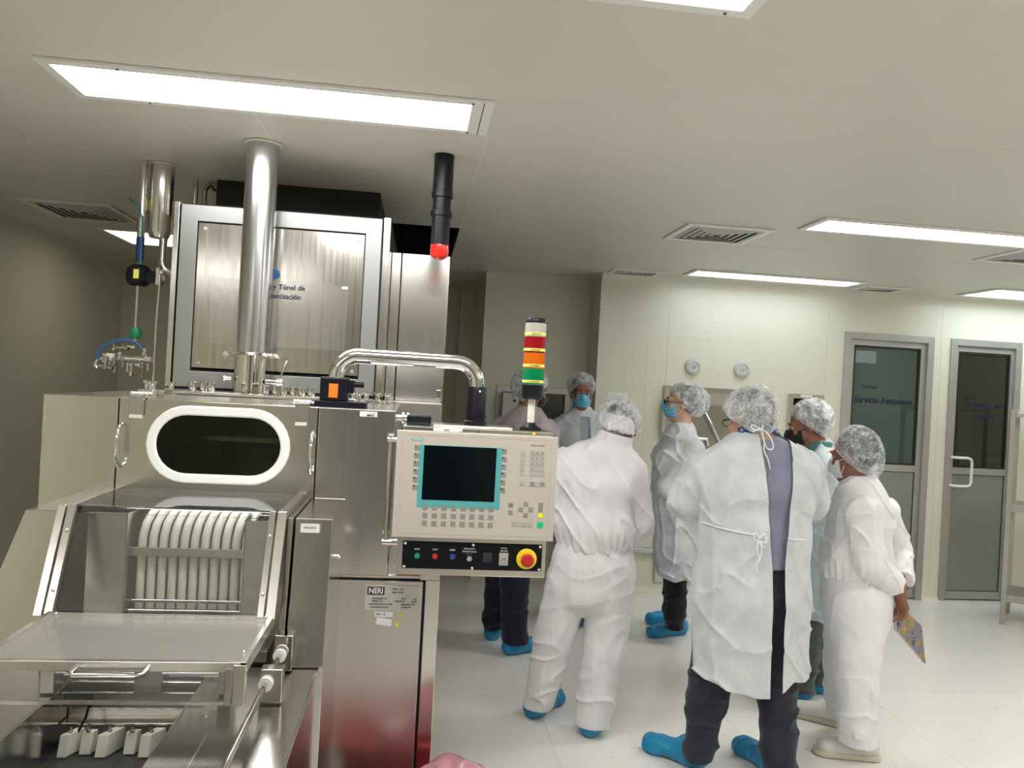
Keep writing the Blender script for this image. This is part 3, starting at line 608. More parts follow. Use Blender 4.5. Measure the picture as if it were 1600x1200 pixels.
for f, mt, s in ((.105, 'keyg', 'RESET'), (.23, 'red', 'STOP'), (.355, 'blue', 'RESET')):
    x = -.011 + .413 * f; MB().lathe([(.0082, 0), (.0082, -.004), (.0074, -.007), (.0, -.008)], (x, 2.315, 1.084), 'y', 24).build('push_button', M[mt] if mt != 'keyg' else M['green'], pt)
    text(s, (x, 2.3146, 1.103), .0062, 'inkw', pt)
x = -.011 + .413 * .475; MB().lathe([(.0088, 0), (.0088, -.006), (.0075, -.008), (.0, -.008)], (x, 2.315, 1.080), 'y', 24).build('key_switch', M['chrome'], pt)
text('EXCLUSION', (x, 2.3146, 1.108), .0062, 'inkw', pt); text('PROTECTIONS', (x, 2.3146, 1.0995), .0062, 'inkw', pt); text('0      I', (x, 2.3146, 1.0925), .005, 'inkw', pt)
MB().box(.225, .252, 2.312, 2.315, 1.070, 1.098).build('blank_cover', mat('matt black cover', (.02, .02, .022), .6), pt, .001)
x = -.011 + .413 * .722; MB().box(x - .0135, x + .0135, 2.312, 2.315, 1.062, 1.099).lathe([(.0095, 0), (.0095, -.004), (.006, -.004), (.006, -.001), (0, -.001)], (x, 2.312, 1.080), 'y', 24).build('service_socket', M['keyl'], pt)
text('PANEL', (x, 2.3146, 1.1125), .006, 'inkw', pt); text('SERVICE', (x, 2.3146, 1.1045), .006, 'inkw', pt)
x = -.011 + .413 * .888; es = MB().lathe([(.0305, 0), (.0305, -.003), (.027, -.005), (.0, -.005)], (x, 2.315, 1.083), 'y', 40).build('emergency_disc', M['yel'], pt)
MB().lathe([(.012, -.005), (.012, -.016), (.0195, -.019), (.0195, -.027), (.016, -.031), (.0, -.033)], (x, 2.315, 1.083), 'y', 36).build('emergency_button', M['red'], es)
MB().box(.075, .145, 2.3172, 2.318, 1.4515, 1.4615).build('sticker', M['label'], hsg)
stt = MB().box(.06, .135, 2.3150, 2.3178, 1.4505, 1.4595).build('sticker', M['label'], hsg); text('000281', (.10, 2.3146, 1.4545), .006, 'ink', hsg)
MB().lathe([(.005, 0), (.005, -.002), (0, -.002)], (.358, 2.3176, 1.4565), 'y', 16).build('orange_dot', M['yel'], hsg)
MB().box(.06, .30, 2.36, 2.47, 1.462, 1.468).build('top_cover', M['steelb'], C, .002)
MB().box(-.02, .055, 2.44, 2.49, 1.462, 1.488).build('cable_box', M['black'], C, .004)
# side grab bar
MB().tube([(-.062, 2.34, 1.425), (-.062, 2.34, 1.105)], .006, 14).build('grab_bar', M['mirror'], C)
for z in (1.417, 1.115): MB().tube([(-.072, 2.34, z), (-.028, 2.34, z)], .008 if z > 1.2 else .0105, 14).build('bar_clamp', M['chrome'], C)
# arm
MB().box(-.31, -.145, 2.425, 2.52, 1.50, 1.519).build('pivot_base', M['black'], C, .002)
MB().box(-.285, -.203, 2.43, 2.51, 1.519, 1.592).build('pivot_block', M['black'], C, .005)
MB().tube([(-.203, 2.45, 1.572), (-.165, 2.45, 1.572), (-.155, 2.45, 1.572)], .009, 12).box(-.205, -.185, 2.44, 2.49, 1.545, 1.585).build('clamp_lever', M['black'], C, .001)
MB().box(-.258, -.231, 2.4285, 2.4298, 1.530, 1.572).build('orange_sticker', M['orange'], C)
ap = [(-.240, 2.46, 1.585)] + [(-.240 + .065 * (1 - math.cos(math.radians(a))), 2.46, 1.595 + .065 * math.sin(math.radians(a))) for a in range(0, 91, 9)] + [(.122, 2.43, 1.657)] + [(.122 + .068 * math.sin(math.radians(a)), 2.43, 1.589 + .068 * math.cos(math.radians(a))) for a in range(9, 91, 9)] + [(.19, 2.43, 1.57)]
MB().tube(ap, .0235, 32).build('swing_arm', M['chrome'], C)
MB().lathe([(.0305, 0), (.0305, .10), (.028, .104), (.0, .104)], (.191, 2.43, 1.482), 'z', 32).lathe([(.036, 0), (.036, .012), (.031, .016)], (.191, 2.43, 1.466), 'z', 32).lathe([(.0325, 0), (.0325, .004)], (.191, 2.43, 1.494), 'z', 32).build('arm_sleeve', M['black'], C)
MB().ball((.197, 2.400, 1.572), .0045, 8).build('screw', M['chrome'], C)
# signal tower
sx_, sy_ = .362, 2.42
tw = MB().lathe([(.034, 0), (.034, .006), (.022, .012), (.016, .022), (.0, .022)], (sx_, sy_, 1.462), 'z', 32).build('signal_tower', M['black'], C)
MB().lathe([(.0115, 0), (.0115, .085)], (sx_, sy_, 1.478), 'z', 24).build('tower_pole', M['pole'], tw)
MB().lathe([(.027, 0), (.0325, .008), (.0335, .045), (0, .045)], (sx_, sy_, 1.556), 'z', 32).build('tower_base', M['black'], tw)
for z0, z1, mt, lab in ((1.603, 1.650, 'lg', 'green lens'), (1.652, 1.699, 'lo', 'orange lens'), (1.701, 1.748, 'lr', 'red lens'), (1.750, 1.792, 'lc', 'clear lens')):
    prof = [(.031, z0)]; n = 64; b = MB(); vs = []
    l_ = MB().lathe([(0, z0), (.033, z0), (.033, z1), (0, z1)], (sx_, sy_, 0), 'z', 48).build('lens', M[mt], tw); l_['label'] = lab
    lb = MB().lathe([(.0336, z0 + .004), (.0336, z0 + .0125)], (sx_, sy_, 0), 'z', 48).build('label_band', M['labely'], tw)
for i, s in enumerate(('MACHINE RUNNING', 'WARNING FEEDING', 'STOP MACHINE', 'MISSING VIALS')):
    text(s, (sx_ - .003, sy_ - .0345, (1.603, 1.652, 1.701, 1.750)[i] + .008), .0062, 'ink', tw, sx=.72)
MB().lathe([(.034, 0), (.034, .008), (.030, .014), (0, .015)], (sx_, sy_, 1.793), 'z', 32).build('tower_cap', M['black'], tw)

# ---------------------------------------------------------------- tall tunnel cabinet
T = thing('tunnel_cabinet', (-.45, 3.9, 0), 'tall stainless steel tunnel cabinet with a framed front panel behind the washing machine', 'cabinet')
YT = 3.35
MB().box(-.985, -.14, YT + .012, 4.6, 1.50, 2.268).build('body', M['rubber'], T)
MB().box(-1.01, -.988, YT, 4.6, 1.515, 2.27).box(-.165, -.136, YT, 4.6, 1.515, 2.27).box(-1.01, -.136, YT + .02, 4.6, 2.262, 2.27).build('side_plate', M['steel'], T, .002)
MB().frame(-.982, -.172, 1.517, 2.262, .066, YT + .002, YT + .012).build('front_frame', mat('satin grey steel', (.33, .34, .34), .36, .9), T, .0015)
pn = MB().box(-.910, -.241, YT + .001, YT + .012, 1.590, 2.190).box(-.910, -.241, YT + .001, YT + .012, 1.59, 1.60).build('front_panel', steel('mirror brushed steel', (.56, .54, .50), (.62, .60, .56), .14, .2), T, .0015)
for x in (-.885, -.266):
    for z in (1.615, 2.165): MB().lathe([(.008, 0), (.007, -.004), (0, -.005)], (x, YT + .001, z), 'y', 14).build('panel_bolt', M['steeld'], pn)
text('Lavadora y Túnel de', (-.598, YT - .0016, 1.948), .030, 'navyink', pn, bold=.0004); text('Despirogenización', (-.60, YT - .0016, 1.910), .030, 'navyink', pn, bold=.0004)
MB().lathe([(.022, 0), (.015, -.0006), (0, -.0006)], (-.60, YT + .001, 2.0), 'y', 20).build('blue_emblem', mat('emblem blue', (.01, .09, .25), .5), pn)
MB().box(-.62, -.30, YT - .0012, YT - .0004, 1.70, 1.972).build('clear_sheet', M['sleeve'], pn); MB().box(-.86, -.66, YT - .0012, YT - .0004, 1.70, 1.975).build('clear_sheet', M['sleeve'], pn)
MB().prism([(-.86, YT - .002, 1.975), (-.85, YT - .002, 1.90), (-.76, YT - .002, 1.875), (-.70, YT - .002, 1.865), (-.80, YT - .002, 1.90), (-.84, YT - .002, 1.985)], (0, .0006, 0)).build('tape_patch', M['label'] if False else M['sleeve'], pn)
MB().box(-.325, -.300, YT - .002, YT - .001, 1.958, 1.968).build('tape_patch', M['label'], pn)
MB().box(-.862, -.852, YT - .0004, YT + .001, 1.7, 1.93).build('sheet_edge', M['sleeve'], pn)
# lower body and the right-hand column
MB().box(-1.0, .12, YT + .03, 4.6, .0, 1.498).build('base', M['steeld'], T, .002)
MB().box(-.134, -.092, 3.60, 4.5, 1.50, 2.165).box(-.088, .127, 3.60, 4.5, 1.50, 2.165).build('side_column', M['steel'], T, .002)
MB().box(.098, .118, 3.585, 3.60, 1.515, 1.555).build('column_hinge', M['chrome'], T, .002)
MB().box(-1.0, -.22, 3.95, 6.2, 2.272, 2.508).box(-1.0, -.22, 4.65, 6.2, .0, 2.272).build('shade_box', M['dark'], T)  # box added to block light over the cabinet, coloured near-black as its shade

# ---------------------------------------------------------------- ducts and pipes
D = thing('exhaust_duct', (-.655, 3.28, 1.50), 'thick polished steel duct running from the machine roof up to the ceiling', 'duct')
MB().lathe([(.0635, 0), (.0635, .862)], (-.655, 3.265, 1.648), 'z', 48).build('upper_duct', M['duct'], D)
MB().lathe([(.078, 0), (.078, .004), (.0645, .004)], (-.655, 3.265, 2.503), 'z', 48).build('ceiling_collar', M['seaml'], D)
MB().lathe([(.070, 0), (.070, .138), (.080, .138), (.080, .145), (.064, .157)], (-.655, 3.265, 1.5125), 'z', 48).build('lower_duct', M['mirror'], D)
for x in (-.745, -.565): MB().box(x - .012, x + .012, 3.20, 3.215, 1.648, 1.660).box(x - .004, x + .004, 3.203, 3.212, 1.64, 1.668).build('clamp_bolt', M['steeld'], D, .001)
MB().tube([(-.725, 3.22, 1.562), (-.742, 3.21, 1.562)], .008, 12).ball((-.746, 3.21, 1.562), .011, 8).build('stub_knob', M['chrome'], D)
MB().tube([(-.588, 3.23, 1.556), (-.545, 3.21, 1.556), (-.535, 3.21, 1.556)], .010, 14).tube([(-.545, 3.21, 1.556), (-.52, 3.21, 1.556)], .014, 16).tube([(-.535, 3.21, 1.565), (-.522, 3.20, 1.60), (-.512, 3.19, 1.63), (-.506, 3.19, 1.645)], [.0035, .0035, .006, .008], 12).build('damper_lever', M['chrome'], D)
P2 = thing('steam_pipe', (-1.19, 3.75, 2.05), 'short fat steel pipe under the ceiling, left of the tall cabinet', 'pipe')
MB().lathe([(.0, .0), (.040, .0), (.053, .03), (.053, .335)], (-1.19, 3.75, 2.175), 'z', 40).build('expansion_sleeve', M['steel'], P2)
MB().tube([(-1.17, 3.75, 2.18), (-1.17, 3.75, 2.07)] + [(-1.17 + .05 * (1 - math.cos(math.radians(a))), 3.75, 2.07 - .05 * math.sin(math.radians(a))) for a in (20, 40, 60, 80, 90)] + [(-1.03, 3.75, 2.02)], .018, 16).build('elbow_pipe', M['steel'], P2)
MB().box(-1.245, -1.235, 3.70, 3.715, 2.29, 2.34).build('yellow_label', M['labely'], P2)
MB().lathe([(.065, 0), (.065, .004), (.054, .004)], (-1.19, 3.75, 2.503), 'z', 40).build('ceiling_collar', M['seaml'], P2)
VP = thing('valve_pipe', (-1.25, 3.70, 1.6), 'thin vertical pipe with a black actuator, green knob and small chrome valves', 'valve')
X1 = -1.252
MB().tube([(X1, 3.7, 2.51), (X1, 3.7, 2.16)], .016, 14).build('upper_pipe', M['steel'], VP)
MB().tube([(X1, 3.7, 2.165), (X1, 3.7, 2.06)], .017, 16).build('blue_sleeve', M['bluep'], VP)
MB().tube([(X1, 3.7, 2.05), (X1, 3.7, 1.70)], .007, 12).build('stem_pipe', M['chrome'], VP)
MB().lathe([(.0, -.05), (.035, -.048), (.052, -.03), (.056, 0), (.052, .03), (.035, .045), (0, .05)], (X1 + .0, 3.7, 1.995), 'z', 10).box(X1 + .04, X1 + .085, 3.67, 3.73, 1.965, 2.015).build('actuator', M['black'], VP, .004)
MB().box(X1 - .002, X1 + .02, 3.640, 3.645, 1.975, 2.015).build('actuator_label', M['labely'], VP)
MB().box(X1 + .085, X1 + .10, 3.66, 3.74, 1.955, 2.03).lathe([(.008, 0), (.008, .02)], (X1 + .09, 3.67, 1.975), 'x', 10).lathe([(.008, 0), (.008, .02)], (X1 + .09, 3.67, 2.01), 'x', 10).build('mounting_flange', M['chrome'], VP, .002)
MB().tube([(-1.148, 3.66, 2.0), (-1.148, 3.66, 1.93), (-1.152, 3.66, 1.8), (-1.152, 3.66, 1.50)], .006, 12).build('riser_pipe', M['chrome'], VP)
MB().lathe([(0, -.024), (.018, -.022), (.024, -.012), (.024, .012), (.018, .024), (0, .026)], (X1 + .002, 3.7, 1.735), 'z', 20).build('green_knob', M['green'], VP)
MB().tube([(-1.155, 3.66, 1.622), (-1.33, 3.66, 1.622)], .012, 16).build('manifold', M['chrome'], VP)
random.seed(4)
for i in range(26):
    x = random.uniform(-1.38, -1.17); z = random.uniform(1.565, 1.675); r = random.uniform(.006, .013); l = random.uniform(.012, .03); a = random.choice('xz')
    MB().lathe([(r * .7, -l), (r, -l * .8), (r, -l * .5), (r * .6, -l * .5), (r * .6, l * .5), (r, l * .5), (r, l), (0, l)], (x, 3.66 + random.uniform(-.035, .02), z), a, 14).build('valve_fitting', random.choice((M['chrome'], M['mirror'], M['steeld'])), VP)
MB().box(-1.352, -1.320, 3.645, 3.675, 1.608, 1.640).build('white_coupling', M['pvc'], VP, .004)
MB().tube([(-1.352, 3.66, 1.622), (-1.39, 3.66, 1.612), (-1.40, 3.66, 1.585), (-1.39, 3.66, 1.57)], .008, 12).build('valve_lever', M['chrome'], VP)
hp = [(-1.385, 3.65, 1.61), (-1.388, 3.645, 1.64), (-1.36, 3.635, 1.67), (-1.31, 3.63, 1.695), (-1.26, 3.63, 1.703), (-1.22, 3.635, 1.69), (-1.19, 3.64, 1.655), (-1.19, 3.65, 1.635)]
hs_ = [tuple(Vector(hp[i]).lerp(Vector(hp[i + 1]), t)) for i in range(len(hp) - 1) for t in (0, .5)] + [hp[-1]]
MB().tube(hs_, .0055, 12).build('blue_hose', M['cable'], VP)
MB().tube([(X1 - .05, 3.68, 2.33), (X1 - .02, 3.68, 2.31), (X1 + .01, 3.68, 2.25), (X1 + .012, 3.68, 2.12), (X1 + .012, 3.68, 2.04)], .0045, 8).build('signal_cable', M['cableg'], VP)
R_ = thing('ceiling_pipes', (-1.08, 3.98, 2.27), 'pair of thin steel pipes between the tall cabinet top and the ceiling', 'pipe')
MB().tube([(-1.10, 3.95, 2.27), (-1.10, 3.95, 2.51)], .014, 12).build('thin_pipe', M['steel'], R_); MB().tube([(-1.055, 3.95, 2.27), (-1.055, 3.95, 2.45), (-1.05, 3.99, 2.49), (-1.05, 4.1, 2.49)], .012, 12).build('thin_pipe', M['steel'], R_)
MB().box(-1.12, -1.0, 3.93, 4.2, 2.0, 2.27).build('pipe_support', M['steeld'], R_)
B = thing('warning_beacon', (.068, 3.2, 2.08), 'black cylindrical beacon with a red lens hanging from the ceiling', 'beacon')
MB().lathe([(.040, 0), (.040, -.15), (.043, -.152), (.043, -.172), (.036, -.175), (.036, -.225), (.043, -.228), (.043, -.248), (.037, -.25), (.037, -.365), (0, -.365)], (.068, 3.2, 2.508), 'z', 36).build('body', M['black'], B)
MB().lathe([(.037, 0), (.038, -.03), (.034, -.045), (.018, -.056), (0, -.059)], (.068, 3.2, 2.143), 'z', 32).build('red_lens', mat('beacon red', (.8, .02, .01), .15, coat=1), B)
# ---------------------------------------------------------------- red bin below the panel
bn = thing('waste_bin', (.04, 2.1, 0), 'red waste bin holding a crumpled pink bag at the bottom edge of the view', 'bin')
bb = MB(); bb.hexa([(-.14, 1.97, 0), (.22, 1.97, 0), (.22, 2.26, 0), (-.14, 2.26, 0)], [(-.17, 1.94, .42), (.25, 1.94, .42), (.25, 2.29, .42), (-.17, 2.29, .42)])
bb.build('bin_body', mat('dark red bin plastic', (.42, .014, .02), .4), bn, .01)
o_ = [(-.18, 1.93, .42), (.26, 1.93, .42), (.26, 2.30, .42), (-.18, 2.30, .42)]; i_ = [(-.15, 1.96, .42), (.23, 1.96, .42), (.23, 2.27, .42), (-.15, 2.27, .42)]
MB().ring(o_, i_, (0, 0, .02)).build('bin_rim', mat('dark red bin plastic'), bn, .006)
# ---------------------------------------------------------------- people: smooth distance fields meshed with surface nets
RNG = np.random.RandomState(7); TAB = RNG.rand(32, 32, 32).astype(np.float32)
def vnoise(P):
    i = np.floor(P).astype(np.int32); f = (P - i).astype(np.float32); f = f * f * (3 - 2 * f); a = i & 31; b = (i + 1) & 31
    x0, y0, z0 = a.T; x1, y1, z1 = b.T; fx, fy, fz = f.T
    c00 = TAB[x0, y0, z0] * (1 - fx) + TAB[x1, y0, z0] * fx; c10 = TAB[x0, y1, z0] * (1 - fx) + TAB[x1, y1, z0] * fx
    c01 = TAB[x0, y0, z1] * (1 - fx) + TAB[x1, y0, z1] * fx; c11 = TAB[x0, y1, z1] * (1 - fx) + TAB[x1, y1, z1] * fx
    return (c00 * (1 - fy) + c10 * fy) * (1 - fz) + (c01 * (1 - fy) + c11 * fy) * fz
def smin(a, b, k):
    if k <= 0: return np.minimum(a, b)
    h = np.clip(.5 + .5 * (b - a) / k, 0, 1); return b * (1 - h) + a * h - k * h * (1 - h)
V = lambda p: np.array(p, dtype=np.float32)
def seg(a, b, ra, rb, side=None):
    """tapering limb piece; with a side axis the radii are (sideways, front-back) pairs"""
    a, b = V(a), V(b); ab = b - a; L2 = float(ab @ ab) + 1e-9; n = ab / math.sqrt(L2)
    if side is None:
        def f(P):
            q = P - a; t = np.clip(q @ ab / L2, 0, 1); q = q - t[:, None] * ab
            return np.sqrt((q * q).sum(1)) - (ra + (rb - ra) * t)
    else:
        s = V(side); s = s - n * (s @ n); s /= np.linalg.norm(s); fr = np.cross(n, s)
        def f(P):
            q = P - a; t = np.clip(q @ ab / L2, 0, 1); q = q - t[:, None] * ab
            rs = ra[0] + (rb[0] - ra[0]) * t; rf = ra[1] + (rb[1] - ra[1]) * t; m_ = np.minimum(rs, rf)
            k = np.sqrt((q @ s / rs) ** 2 + (q @ fr / rf) ** 2 + (q @ n / m_) ** 2); return (k - 1) * m_
    r = max(np.max(ra), np.max(rb)) + .03
    return f, np.minimum(a, b) - r, np.maximum(a, b) + r
def ell(c, r, axes=None):
    c = V(c); r = V(r); A = np.eye(3, dtype=np.float32) if axes is None else np.array(axes, dtype=np.float32)
    def f(P):
        q = (P - c) @ A.T; k0 = np.sqrt(((q / r) ** 2).sum(1)); k1 = np.sqrt(((q / (r * r)) ** 2).sum(1)) + 1e-6; return k0 * (k0 - 1) / k1
    m_ = float(r.max()) + .03; return f, c - m_, c + m_
def field(items, disp=None, post=None, cut=None):
    """items: (shape, blend) pairs; a negative blend carves"""
    pos = [s for s, k in items if k != 'cut' and k >= 0]; lo = np.min([s[1] for s in pos], axis=0); hi = np.max([s[2] for s in pos], axis=0)
    def f(P):
        d = np.full(len(P), 9.0, np.float32)
        for (g, l_, h_), k in items:
            if k == 'cut': d = np.maximum(d, g(P)); continue
            msk = ((P > l_ - .09) & (P < h_ + .09)).all(1)
            if not msk.any(): continue
            e = g(P[msk]); dm = d[msk]
            d[msk] = smin(dm, e, k) if k >= 0 else -smin(-dm, e, -k)
        if disp is not None:
            nr = d < .09
            if nr.any(): d[nr] += disp(P[nr])
        if post is not None: d = np.maximum(d, post(P))
        return d
    return f, lo, hi
def mesh_field(F3, h):
    f, lo, hi = F3; lo = lo - 2 * h; n = np.ceil((hi - lo) / h).astype(int) + 3; B = 6; nb = -(-n // B); n = nb * B + 1
    g = np.stack(np.meshgrid(*[np.arange(k) for k in nb], indexing='ij'), -1).reshape(-1, 3)
    cen = (lo + (g * B + B / 2) * h).astype(np.float32); dc = f(cen)
    A = np.repeat(np.repeat(np.repeat(dc.reshape(nb), B, 0), B, 1), B, 2); A = np.pad(A, ((0, 1),) * 3, mode='edge').astype(np.float32)
    act = g[np.abs(dc) < B * h * 1.15 + .03]
    off = np.stack(np.meshgrid(*[np.arange(B + 1)] * 3, indexing='ij'), -1).reshape(-1, 3)
    idx = (act[:, None, :] * B + off[None]).reshape(-1, 3); lin = np.unique(np.ravel_multi_index(idx.T, A.shape)); ii = np.array(np.unravel_index(lin, A.shape)).T
    A.ravel()[lin] = f((lo + ii * h).astype(np.float32))
    S = A < 0; c = S[:-1, :-1, :-1].astype(np.int8)
    for a in (0, 1):
        for b in (0, 1):
            for e in (0, 1):
                if a + b + e: c = c + S[a:A.shape[0] - 1 + a, b:A.shape[1] - 1 + b, e:A.shape[2] - 1 + e]
    cells = np.argwhere((c > 0) & (c < 8)); N = len(cells)
    cid = np.full(c.shape, -1, np.int32); cid[tuple(cells.T)] = np.arange(N)
    cor = np.array([(a, b, e) for a in (0, 1) for b in (0, 1) for e in (0, 1)]); vals = np.stack([A[tuple((cells + q).T)] for q in cor], 1)
    acc = np.zeros((N, 3)); cnt = np.zeros(N)
    for i in range(8):
        for j in range(i + 1, 8):
            if np.abs(cor[i] - cor[j]).sum() == 1:
                va, vb = vals[:, i], vals[:, j]; m_ = (va < 0) != (vb < 0); t = va[m_] / (va[m_] - vb[m_])
                acc[m_] += cor[i] + (cor[j] - cor[i]) * t[:, None]; cnt[m_] += 1
    v = lo + (cells + acc / cnt[:, None]) * h; fs = []
    for ax in range(3):
        u, w = [(1, 2), (2, 0), (0, 1)][ax]; sl = [slice(None)] * 3; sh = [slice(None)] * 3; sl[ax] = slice(0, -1); sh[ax] = slice(1, None)
        S0, S1 = S[tuple(sl)], S[tuple(sh)]; e = np.argwhere(S0 != S1); e = e[(e[:, u] > 0) & (e[:, w] > 0) & (e[:, u] < c.shape[u]) & (e[:, w] < c.shape[w])]
        fl = S0[tuple(e.T)]; du = np.eye(3, dtype=int)[u]; dw = np.eye(3, dtype=int)[w]
        q = np.stack([cid[tuple((e - du - dw).T)], cid[tuple((e - dw).T)], cid[tuple(e.T)], cid[tuple((e - du).T)]], 1)
        q[~fl] = q[~fl][:, ::-1]; fs.append(q)
    q = np.concatenate(fs); q = q[(q >= 0).all(1)]
    return v, q
def sculpt(name, F3, h, mt, parent, smooth=1, edit=None):
    v, q = mesh_field(F3, h)
    for _ in range(smooth):                    # one Laplacian pass along the quads
        s = np.zeros_like(v); n = np.zeros(len(v))
        for k in range(4): np.add.at(s, q[:, k], v[q[:, (k + 1) % 4]]); np.add.at(n, q[:, k], 1)
        n[n == 0] = 1; v = v * .5 + (s / n[:, None]) * .5
    if edit is not None: v, q = edit(v, q)
    o0 = np.array(parent['_o']); me = bpy.data.meshes.new(name)
    me.vertices.add(len(v)); me.vertices.foreach_set('co', (v - o0).astype(np.float32).ravel())
    me.loops.add(q.size); me.loops.foreach_set('vertex_index', q.ravel().astype(np.int32))
    me.polygons.add(len(q)); me.polygons.foreach_set('loop_start', np.arange(0, q.size, 4, dtype=np.int32)); me.polygons.foreach_set('use_smooth', np.ones(len(q), bool))
    me.update(calc_edges=True); me.validate()
    me.materials.append(mt if not isinstance(mt, str) else M[mt])
    o = bpy.data.objects.new(name, me); scene.collection.objects.link(o); o.parent = parent; o['_o'] = tuple(parent['_o'])
    return o

def cloth(name, col, col2, rough=.75, bump=.25, alpha=1.0, scale=14):
    mt = vary(name, col, col2, scale, rough, 0, bump, (1, 1, 1), 6, bscale=240, sheen=.15, spec=.25)
    nt, N, L, b = nodes(mt); tc = N('ShaderNodeTexCoord'); mp = N('ShaderNodeMapping'); mp.inputs['Scale'].default_value = (1, 1, .3); L(tc.outputs['Object'], mp.inputs[0])
    n1 = N('ShaderNodeTexNoise', i_Scale=9.0, i_Detail=5, i_Distortion=.4); L(mp.outputs[0], n1.inputs['Vector'])
    m1 = N('ShaderNodeMath', operation='SUBTRACT'); m1.inputs[1].default_value = .5; L(n1.outputs['Fac'], m1.inputs[0]); m2 = N('ShaderNodeMath', operation='ABSOLUTE'); L(m1.outputs[0], m2.inputs[0])
    m3 = N('ShaderNodeMath', operation='POWER'); m3.inputs[1].default_value = .6; L(m2.outputs[0], m3.inputs[0])
    bp = N('ShaderNodeBump', i_Strength=.5, i_Distance=.012); L(m3.outputs[0], bp.inputs['Height'])
    old = [l for l in nt.links if l.to_socket == b.inputs['Normal']]
    if old: L(old[0].from_node.outputs[0], bp.inputs['Normal'])
    L(bp.outputs[0], b.inputs['Normal'])
    if alpha < 1: mt.node_tree.nodes['Principled BSDF'].inputs['Alpha'].default_value = alpha
    return mt
M['cov'] = cloth('white coverall cloth', (.70, .69, .72), (.76, .75, .78)); M['cov2'] = cloth('bright coverall cloth', (.76, .76, .78), (.82, .82, .84))
M['gown'] = cloth('white nonwoven gown', (.60, .63, .66), (.70, .73, .76), alpha=.90); M['gownb'] = cloth('pale blue nonwoven gown', (.52, .62, .66), (.62, .71, .75), alpha=.88)
M['gownt'] = cloth('thin nonwoven gown', (.62, .65, .70), (.72, .75, .80), alpha=.42); M['tie'] = cloth('white tie tape', (.78, .79, .80), (.85, .86, .87))
M['shirt'] = cloth('grey violet shirt', (.20, .21, .30), (.24, .25, .34), bump=.1); M['shirtb'] = cloth('blue grey shirt', (.33, .38, .46), (.4, .45, .53)); M['pink'] = cloth('dusty pink sweater', (.36, .17, .18), (.42, .21, .22))
M['navy'] = cloth('navy trousers', (.008, .010, .022), (.014, .017, .034), .8); M['blk'] = cloth('black trousers', (.006, .006, .008), (.012, .012, .015), .8); M['char'] = cloth('charcoal trousers', (.016, .021, .030), (.026, .032, .044), .8); M['olive'] = cloth('grey green trousers', (.07, .09, .085), (.10, .12, .11), .8)
M['cover'] = cloth('blue shoe cover film', (.01, .22, .44), (.02, .30, .54), .4, .3); M['skin'] = vary('skin', (.45, .24, .16), (.52, .29, .20), 20, .5, 0, .05, spec=.4); M['skind'] = vary('brown skin', (.22, .10, .06), (.28, .13, .085), 20, .5, 0, .05, spec=.4); M['skinl'] = vary('light skin', (.58, .35, .26), (.64, .40, .30), 20, .5, 0, .05, spec=.4)
M['hair'] = mat('dark hair', (.012, .010, .010), .6); M['maskb'] = cloth('blue surgical mask', (.12, .42, .62), (.16, .48, .68), .7, .1); M['maskk'] = cloth('black mask', (.012, .012, .014), (.02, .02, .022), .7, .1); M['maskw'] = cloth('white mask', (.7, .71, .72), (.76, .77, .78))
M['sole'] = mat('ivory sole', (.62, .58, .46), .5); M['shoe'] = mat('white shoe', (.70, .69, .64), .5); M['eyew'] = mat('eye white', (.40, .37, .35), .4); M['iris'] = mat('brown iris', (.03, .015, .01), .2)
M['greens'] = mat('teal striped collar', (.02, .12, .10), .7)
def stripes():
    mt = M['greens']; nt, N, L, b = nodes(mt); tc = N('ShaderNodeTexCoord'); wv = N('ShaderNodeTexWave', i_Scale=38.0); wv.bands_direction = 'X'
    L(tc.outputs['Object'], wv.inputs['Vector']); cr = N('ShaderNodeValToRGB'); cr.color_ramp.elements[0].color = (.01, .06, .05, 1); cr.color_ramp.elements[1].color = (.10, .30, .25, 1)
    L(wv.outputs['Fac'], cr.inputs[0]); L(cr.outputs[0], b.inputs['Base Color'])
stripes()
def hairnet_mat(name, dens):
    """gauzy white film with crinkle lines over dark hair"""
    mt = bpy.data.materials.new(name); mt.use_nodes = True; nt, N, L, b = nodes(mt)
    b.inputs['Base Color'].default_value = (.72, .75, .78, 1); b.inputs['Roughness'].default_value = .6
    tc = N('ShaderNodeTexCoord'); nz = N('ShaderNodeTexNoise', i_Scale=14.0, i_Detail=3); L(tc.outputs['Object'], nz.inputs['Vector'])
    mxv = N('ShaderNodeMix', data_type='RGBA'); mxv.inputs[0].default_value = .12; L(tc.outputs['Object'], mxv.inputs[6]); L(nz.outputs['Color'], mxv.inputs[7])
    v1 = N('ShaderNodeTexVoronoi', feature='DISTANCE_TO_EDGE', i_Scale=42.0); L(mxv.outputs[2], v1.inputs['Vector'])
    r1 = N('ShaderNodeMapRange'); r1.inputs['From Max'].default_value = .09; r1.inputs['To Min'].default_value = 1; r1.inputs['To Max'].default_value = 0; L(v1.outputs['Distance'], r1.inputs['Value'])
    n2 = N('ShaderNodeTexNoise', i_Scale=22.0, i_Detail=5); L(tc.outputs['Object'], n2.inputs['Vector'])
    r2 = N('ShaderNodeMapRange'); r2.inputs['From Min'].default_value = .3; r2.inputs['From Max'].default_value = .72; r2.inputs['To Min'].default_value = dens - .16; r2.inputs['To Max'].default_value = dens + .3; L(n2.outputs['Fac'], r2.inputs['Value'])
    ad = N('ShaderNodeMath', operation='MULTIPLY_ADD'); ad.inputs[1].default_value = .36; ad.use_clamp = True; L(r1.outputs[0], ad.inputs[0]); L(r2.outputs[0], ad.inputs[2]); L(ad.outputs[0], b.inputs['Alpha'])
    return mt
M['net'] = hairnet_mat('bouffant cap gauze', .33); M['netd'] = hairnet_mat('thin cap gauze', .20)

